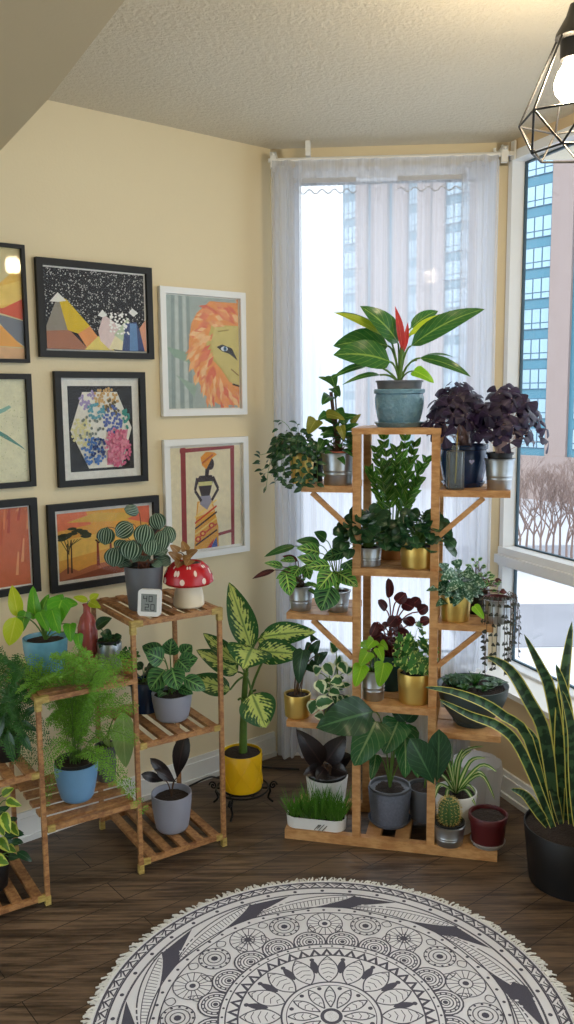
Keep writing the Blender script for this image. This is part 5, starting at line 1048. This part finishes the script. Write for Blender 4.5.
# left-hand tiers
c, rt, rb, h = spec(SA, 47, .17, ZA['m1'], 44, 30, 637)
p = Plant('lime_philodendron', 'lime green philodendron in a marbled blue pot on the second bamboo tier', c); p.pot(m_marb, rt, rb, h, 'cup')
p.hero([(18, 617, 12, 585, 14, -.02, .0), (16, 617, 9, 646, 19, -.06, -.08)], 'ovate', base=p.top, nrm=V((.3, -.9, .3)))
q2 = LBM(); p.hero([(36, 618, 33, 586, 16, .0, .03), (40, 618, 49, 594, 14, .0, .03), (40, 612, 49, 632, 13, -.06, -.09), (60, 606, 46, 604, 24, -.02, -.02), (62, 600, 53, 632, 26, -.03, -.06), (64, 604, 78, 604, 14, .02, .02), (70, 624, 71, 642, 14, -.04, -.06), (26, 612, 22, 632, 15, -.03, -.03), (78, 634, 80, 650, 11, -.05, -.06), (52, 610, 60, 634, 16, -.06, -.09)], 'heart', base=p.top, bm=q2)
p.done(leafmat('leaf_chartreuse', 'plain', (186, 206, 40), (216, 226, 96), trans=.35)); p.extra(q2, leafmat('leaf_bright_green', 'plain', (84, 156, 36), (150, 200, 66), trans=.32))
c = find(SA, 89, .21, ZA['m1']); k = mpx(c); p = Plant('red_glass_vase', 'rose red glass bottle vase with a yellow leaf beside the blue pot', c, 'vase'); H = zat(c, 89, 604) - c.z; R = 10 * k
bm = NB(); lathe(bm, c, [(0, 0), (R * .85, 0), (R * .98, .006), (R, H * .4), (R * .98, H * .62), (R * .7, H * .78), (R * .36, H * .86), (R * .33, H * .96), (R * .42, H), (R * .34, H), (R * .27, H * .95), (R * .3, H * .85), (R * .66, H * .76), (R * .92, H * .6), (R * .92, .008), (0, .008)], 32); obj('vase_body', bm, m_wine, p.root); p.top = c + V((0, 0, H * .9)); p.rt = .004
p.hero([(89, 602, 101, 608, 9, -.02, -.05), (88, 601, 73, 597, 7, .0, -.0), (90, 600, 99, 594, 8, .0, .01)], 'ovate', base=p.top, sr=.0012); p.done(L_yel)
c, rt, rb, h = spec(SA, 110, .15, ZA['m1'], 31, 22, 640)
p = Plant('small_dark_succulent', 'small dark leaved plant in a silver pot beside the red vase', c); p.pot(m_tin, rt * .8, rb, h * .92, inner=(m_black, .004)); p.hero([(96, 628, 112, 618, 13, -.02, -.02), (104, 640, 110, 631, 10, -.03, -.04), (112, 636, 100, 634, 12, -.03, -.05), (114, 640, 122, 636, 10, -.03, -.04)], 'ovate', base=p.top, nrm=V((0, -.7, .7))); p.bush(10, .025, .0, .025, .03, .018, 'ovate', .3, .2); p.done(L_dark)
c, rt, rb, h = spec(SA, 129.5, .05, ZA['m1'], 15, 12, 657)
p = Plant('tiny_succulent', 'tiny bright green succulent in a little tan pot by the tower leg', c); p.pot(m_tan, rt, rb, h); p.bush(26, .022, .0, .035, .018, .011, 'spoon', .2, .5); p.done(L_plain)
# asparagus ferns
def frond(p, b, e, width, lift, nb=18):
    r = p.r; d = e - b; m = b + V((d.x * .35, d.y * .35, max(d.z, 0) * .9 + lift)); Q = bez(b, m, e, nb); tube(p.st, Q, .0012, .0006, 4, False)
    tt = d.normalized(); sd = tt.cross(V((0, -.6, .8))).normalized()
    for i in range(int(nb * .22), nb + 1):
        u = i / nb; L = width * math.sin(PI * min(1, (1 - u) * .9 + .12)) ** .8; t = (Q[min(i + 1, nb)] - Q[i - 1]).normalized()
        for sg in (-1, 1):
            dr = (t * .7 + sd * sg * r.uniform(.7, 1.1) + V((0, r.uniform(-.4, .2), -.15))).normalized(); o = Q[i]; M = max(3, int(L / .0065))
            side = dr.cross(V((0, -.6, .8))).normalized()
            for j in range(M):
                q = o + dr * L * (j + .5) / M
                for s2 in (-1, 1):
                    nd = (dr * .6 + side * s2 + V((r.uniform(-.3, .3), r.uniform(-.6, .3), r.uniform(-.3, .3)))).normalized(); ln = .0135 * (1 - .5 * j / M) * r.uniform(.7, 1.2); leaf(p.f, q, q + nd * ln, .0033, V((0, -1, .5)), 0, 0, 'lance', 2, rows=2)
c, rt, rb, h = spec(SA, 77.5, .12, ZA['m2'], 43, 30, 762)
p = Plant('asparagus_fern', 'feathery bright fern in a powder blue pot on the lower bamboo tier', c); p.pot(m_sky, rt, rb, h, 'cup', inner=(m_black, .004))
for i, (u, v, wd, dy, lf) in enumerate(((28, 695, .05, -.16, .1), (46, 678, .05, -.17, .05), (78, 665, .05, -.18, .03), (103, 672, .05, -.18, .04), (122, 684, .05, -.17, .06), (124, 715, .045, -.06, .08), (52, 722, .04, -.08, .08), (142, 808, .035, -.16, .14), (128, 792, .035, -.14, .14), (112, 782, .03, -.16, .12), (46, 802, .028, -.16, .17), (42, 772, .03, -.16, .14), (134, 740, .035, -.04, .08), (66, 690, .045, -.05, .05), (93, 690, .045, -.05, .05), (60, 655, .04, -.17, .04), (110, 700, .04, -.08, .06), (133, 664, .04, -.16, .06), (12, 676, .05, -.16, .08), (80, 708, .04, -.0, .05), (88, 652, .04, -.17, .04))):
    for q_ in range(2 if v < 735 else 1): frond(p, p.top + V((p.r.uniform(-.02, .02), p.r.uniform(-.02, .02), 0)), p.P(u + q_ * p.r.uniform(-9, 9), v + q_ * p.r.uniform(-9, 9), dy + q_ * p.r.uniform(-.03, .03)), wd * 1.1, lf)
p.done(L_fern, m_stem)
c, rt, rb, h = spec(SA, 107, .2, ZA['m2'], 21, 17, 744)
p = Plant('broad_leaf_seedling', 'pale broad leaved plant in a dark ribbed pot behind the blue pot', c); p.pot(m_grey, rt, rb, h, 'bucket')
p.hero([(124, 712, 126, 768, 22, -.05, -.08)], 'ovate', base=p.top); p.bush(8, .03, .0, .06, .05, .02, 'ovate', .3, .4); p.done(leafmat('leaf_pale', 'plain', (136, 168, 100), (176, 196, 140), trans=.3))
c = find(SA, 6, .15, ZA['l1']); k = mpx(c); p = Plant('hanging_fern', 'dark feathery fern drooping over the left bamboo tier at the photo edge', c); p.pot(m_black, .055, .042, .085)
for i, (u, v, wd, dy, lf) in enumerate(((2, 660, .05, -.14, .05), (22, 672, .05, -.14, .05), (36, 702, .05, -.04, .08), (44, 742, .045, -.08, .1), (12, 712, .05, -.06, .08), (32, 762, .04, -.1, .1), (-12, 690, .05, 0, .06), (-4, 742, .045, -.1, .1), (16, 758, .04, -.12, .1), (40, 680, .045, .0, .06), (-20, 720, .05, -.05, .08), (24, 730, .045, -.09, .09))):
    for q_ in range(2 if v < 735 else 1): frond(p, p.top + V((p.r.uniform(-.02, .02), p.r.uniform(-.02, .02), 0)), p.P(u + q_ * p.r.uniform(-9, 9), v + q_ * p.r.uniform(-9, 9), dy + q_ * p.r.uniform(-.03, .03)), wd * 1.1, lf)
q2 = LBM(); p.hero([(20, 730, 32, 752, 9, -.06, -.1), (14, 720, 40, 732, 8, -.05, -.08), (8, 730, 14, 762, 10, -.08, -.1), (24, 716, 40, 706, 8, -.04, -.06), (4, 715, -6, 748, 10, -.07, -.1)], 'lance', base=p.top, bm=q2)
p.done(leafmat('leaf_deep_fern', 'plain', (48, 100, 40), (92, 146, 62), trans=.25)); p.extra(q2, L_dark)
c = find(SA, -8, .13, ZA['l2']); p = Plant('variegated_schefflera', 'yellow edged leafy plant on the lowest bamboo tier at the left photo edge', c); p.pot(m_black, .06, .048, .1)
p.hero([(6, 800, 22, 806, 9, -.03, -.06), (4, 812, 10, 834, 11, -.06, -.1), (10, 822, 19, 836, 9, -.05, -.08), (0, 838, 10, 852, 10, -.06, -.1), (-4, 858, 9, 864, 12, -.07, -.11), (2, 795, 14, 788, 9, 0, -.0), (0, 822, 4, 836, 9, -.08, -.1), (8, 846, 16, 852, 8, -.06, -.08)], 'ovate', base=p.top)
q2 = LBM(); p.bush(30, .08, .02, .16, .055, .024, 'ovate', .4, .2, bm=q2); p.done(leafmat('leaf_lime_patch', 'varieg', (96, 140, 40), (206, 216, 96))); p.extra(q2, L_dark)
# cable along the wall
bm = NB(); Q = spline([WL(-.02, .035, .006), WL(.06, .06, .03), WL(.12, .05, .006), WL(.2, .09, .006), WL(.26, .07, .03), WL(.33, .10, .006), WL(.42, .2, .006)], 8); tube(bm, Q, .004, n=6)
tag(obj('power_cable', bm, m_black, None, True, WL(.1, .05, 0)), 'black power cable lying along the foot of the picture wall', 'cable')
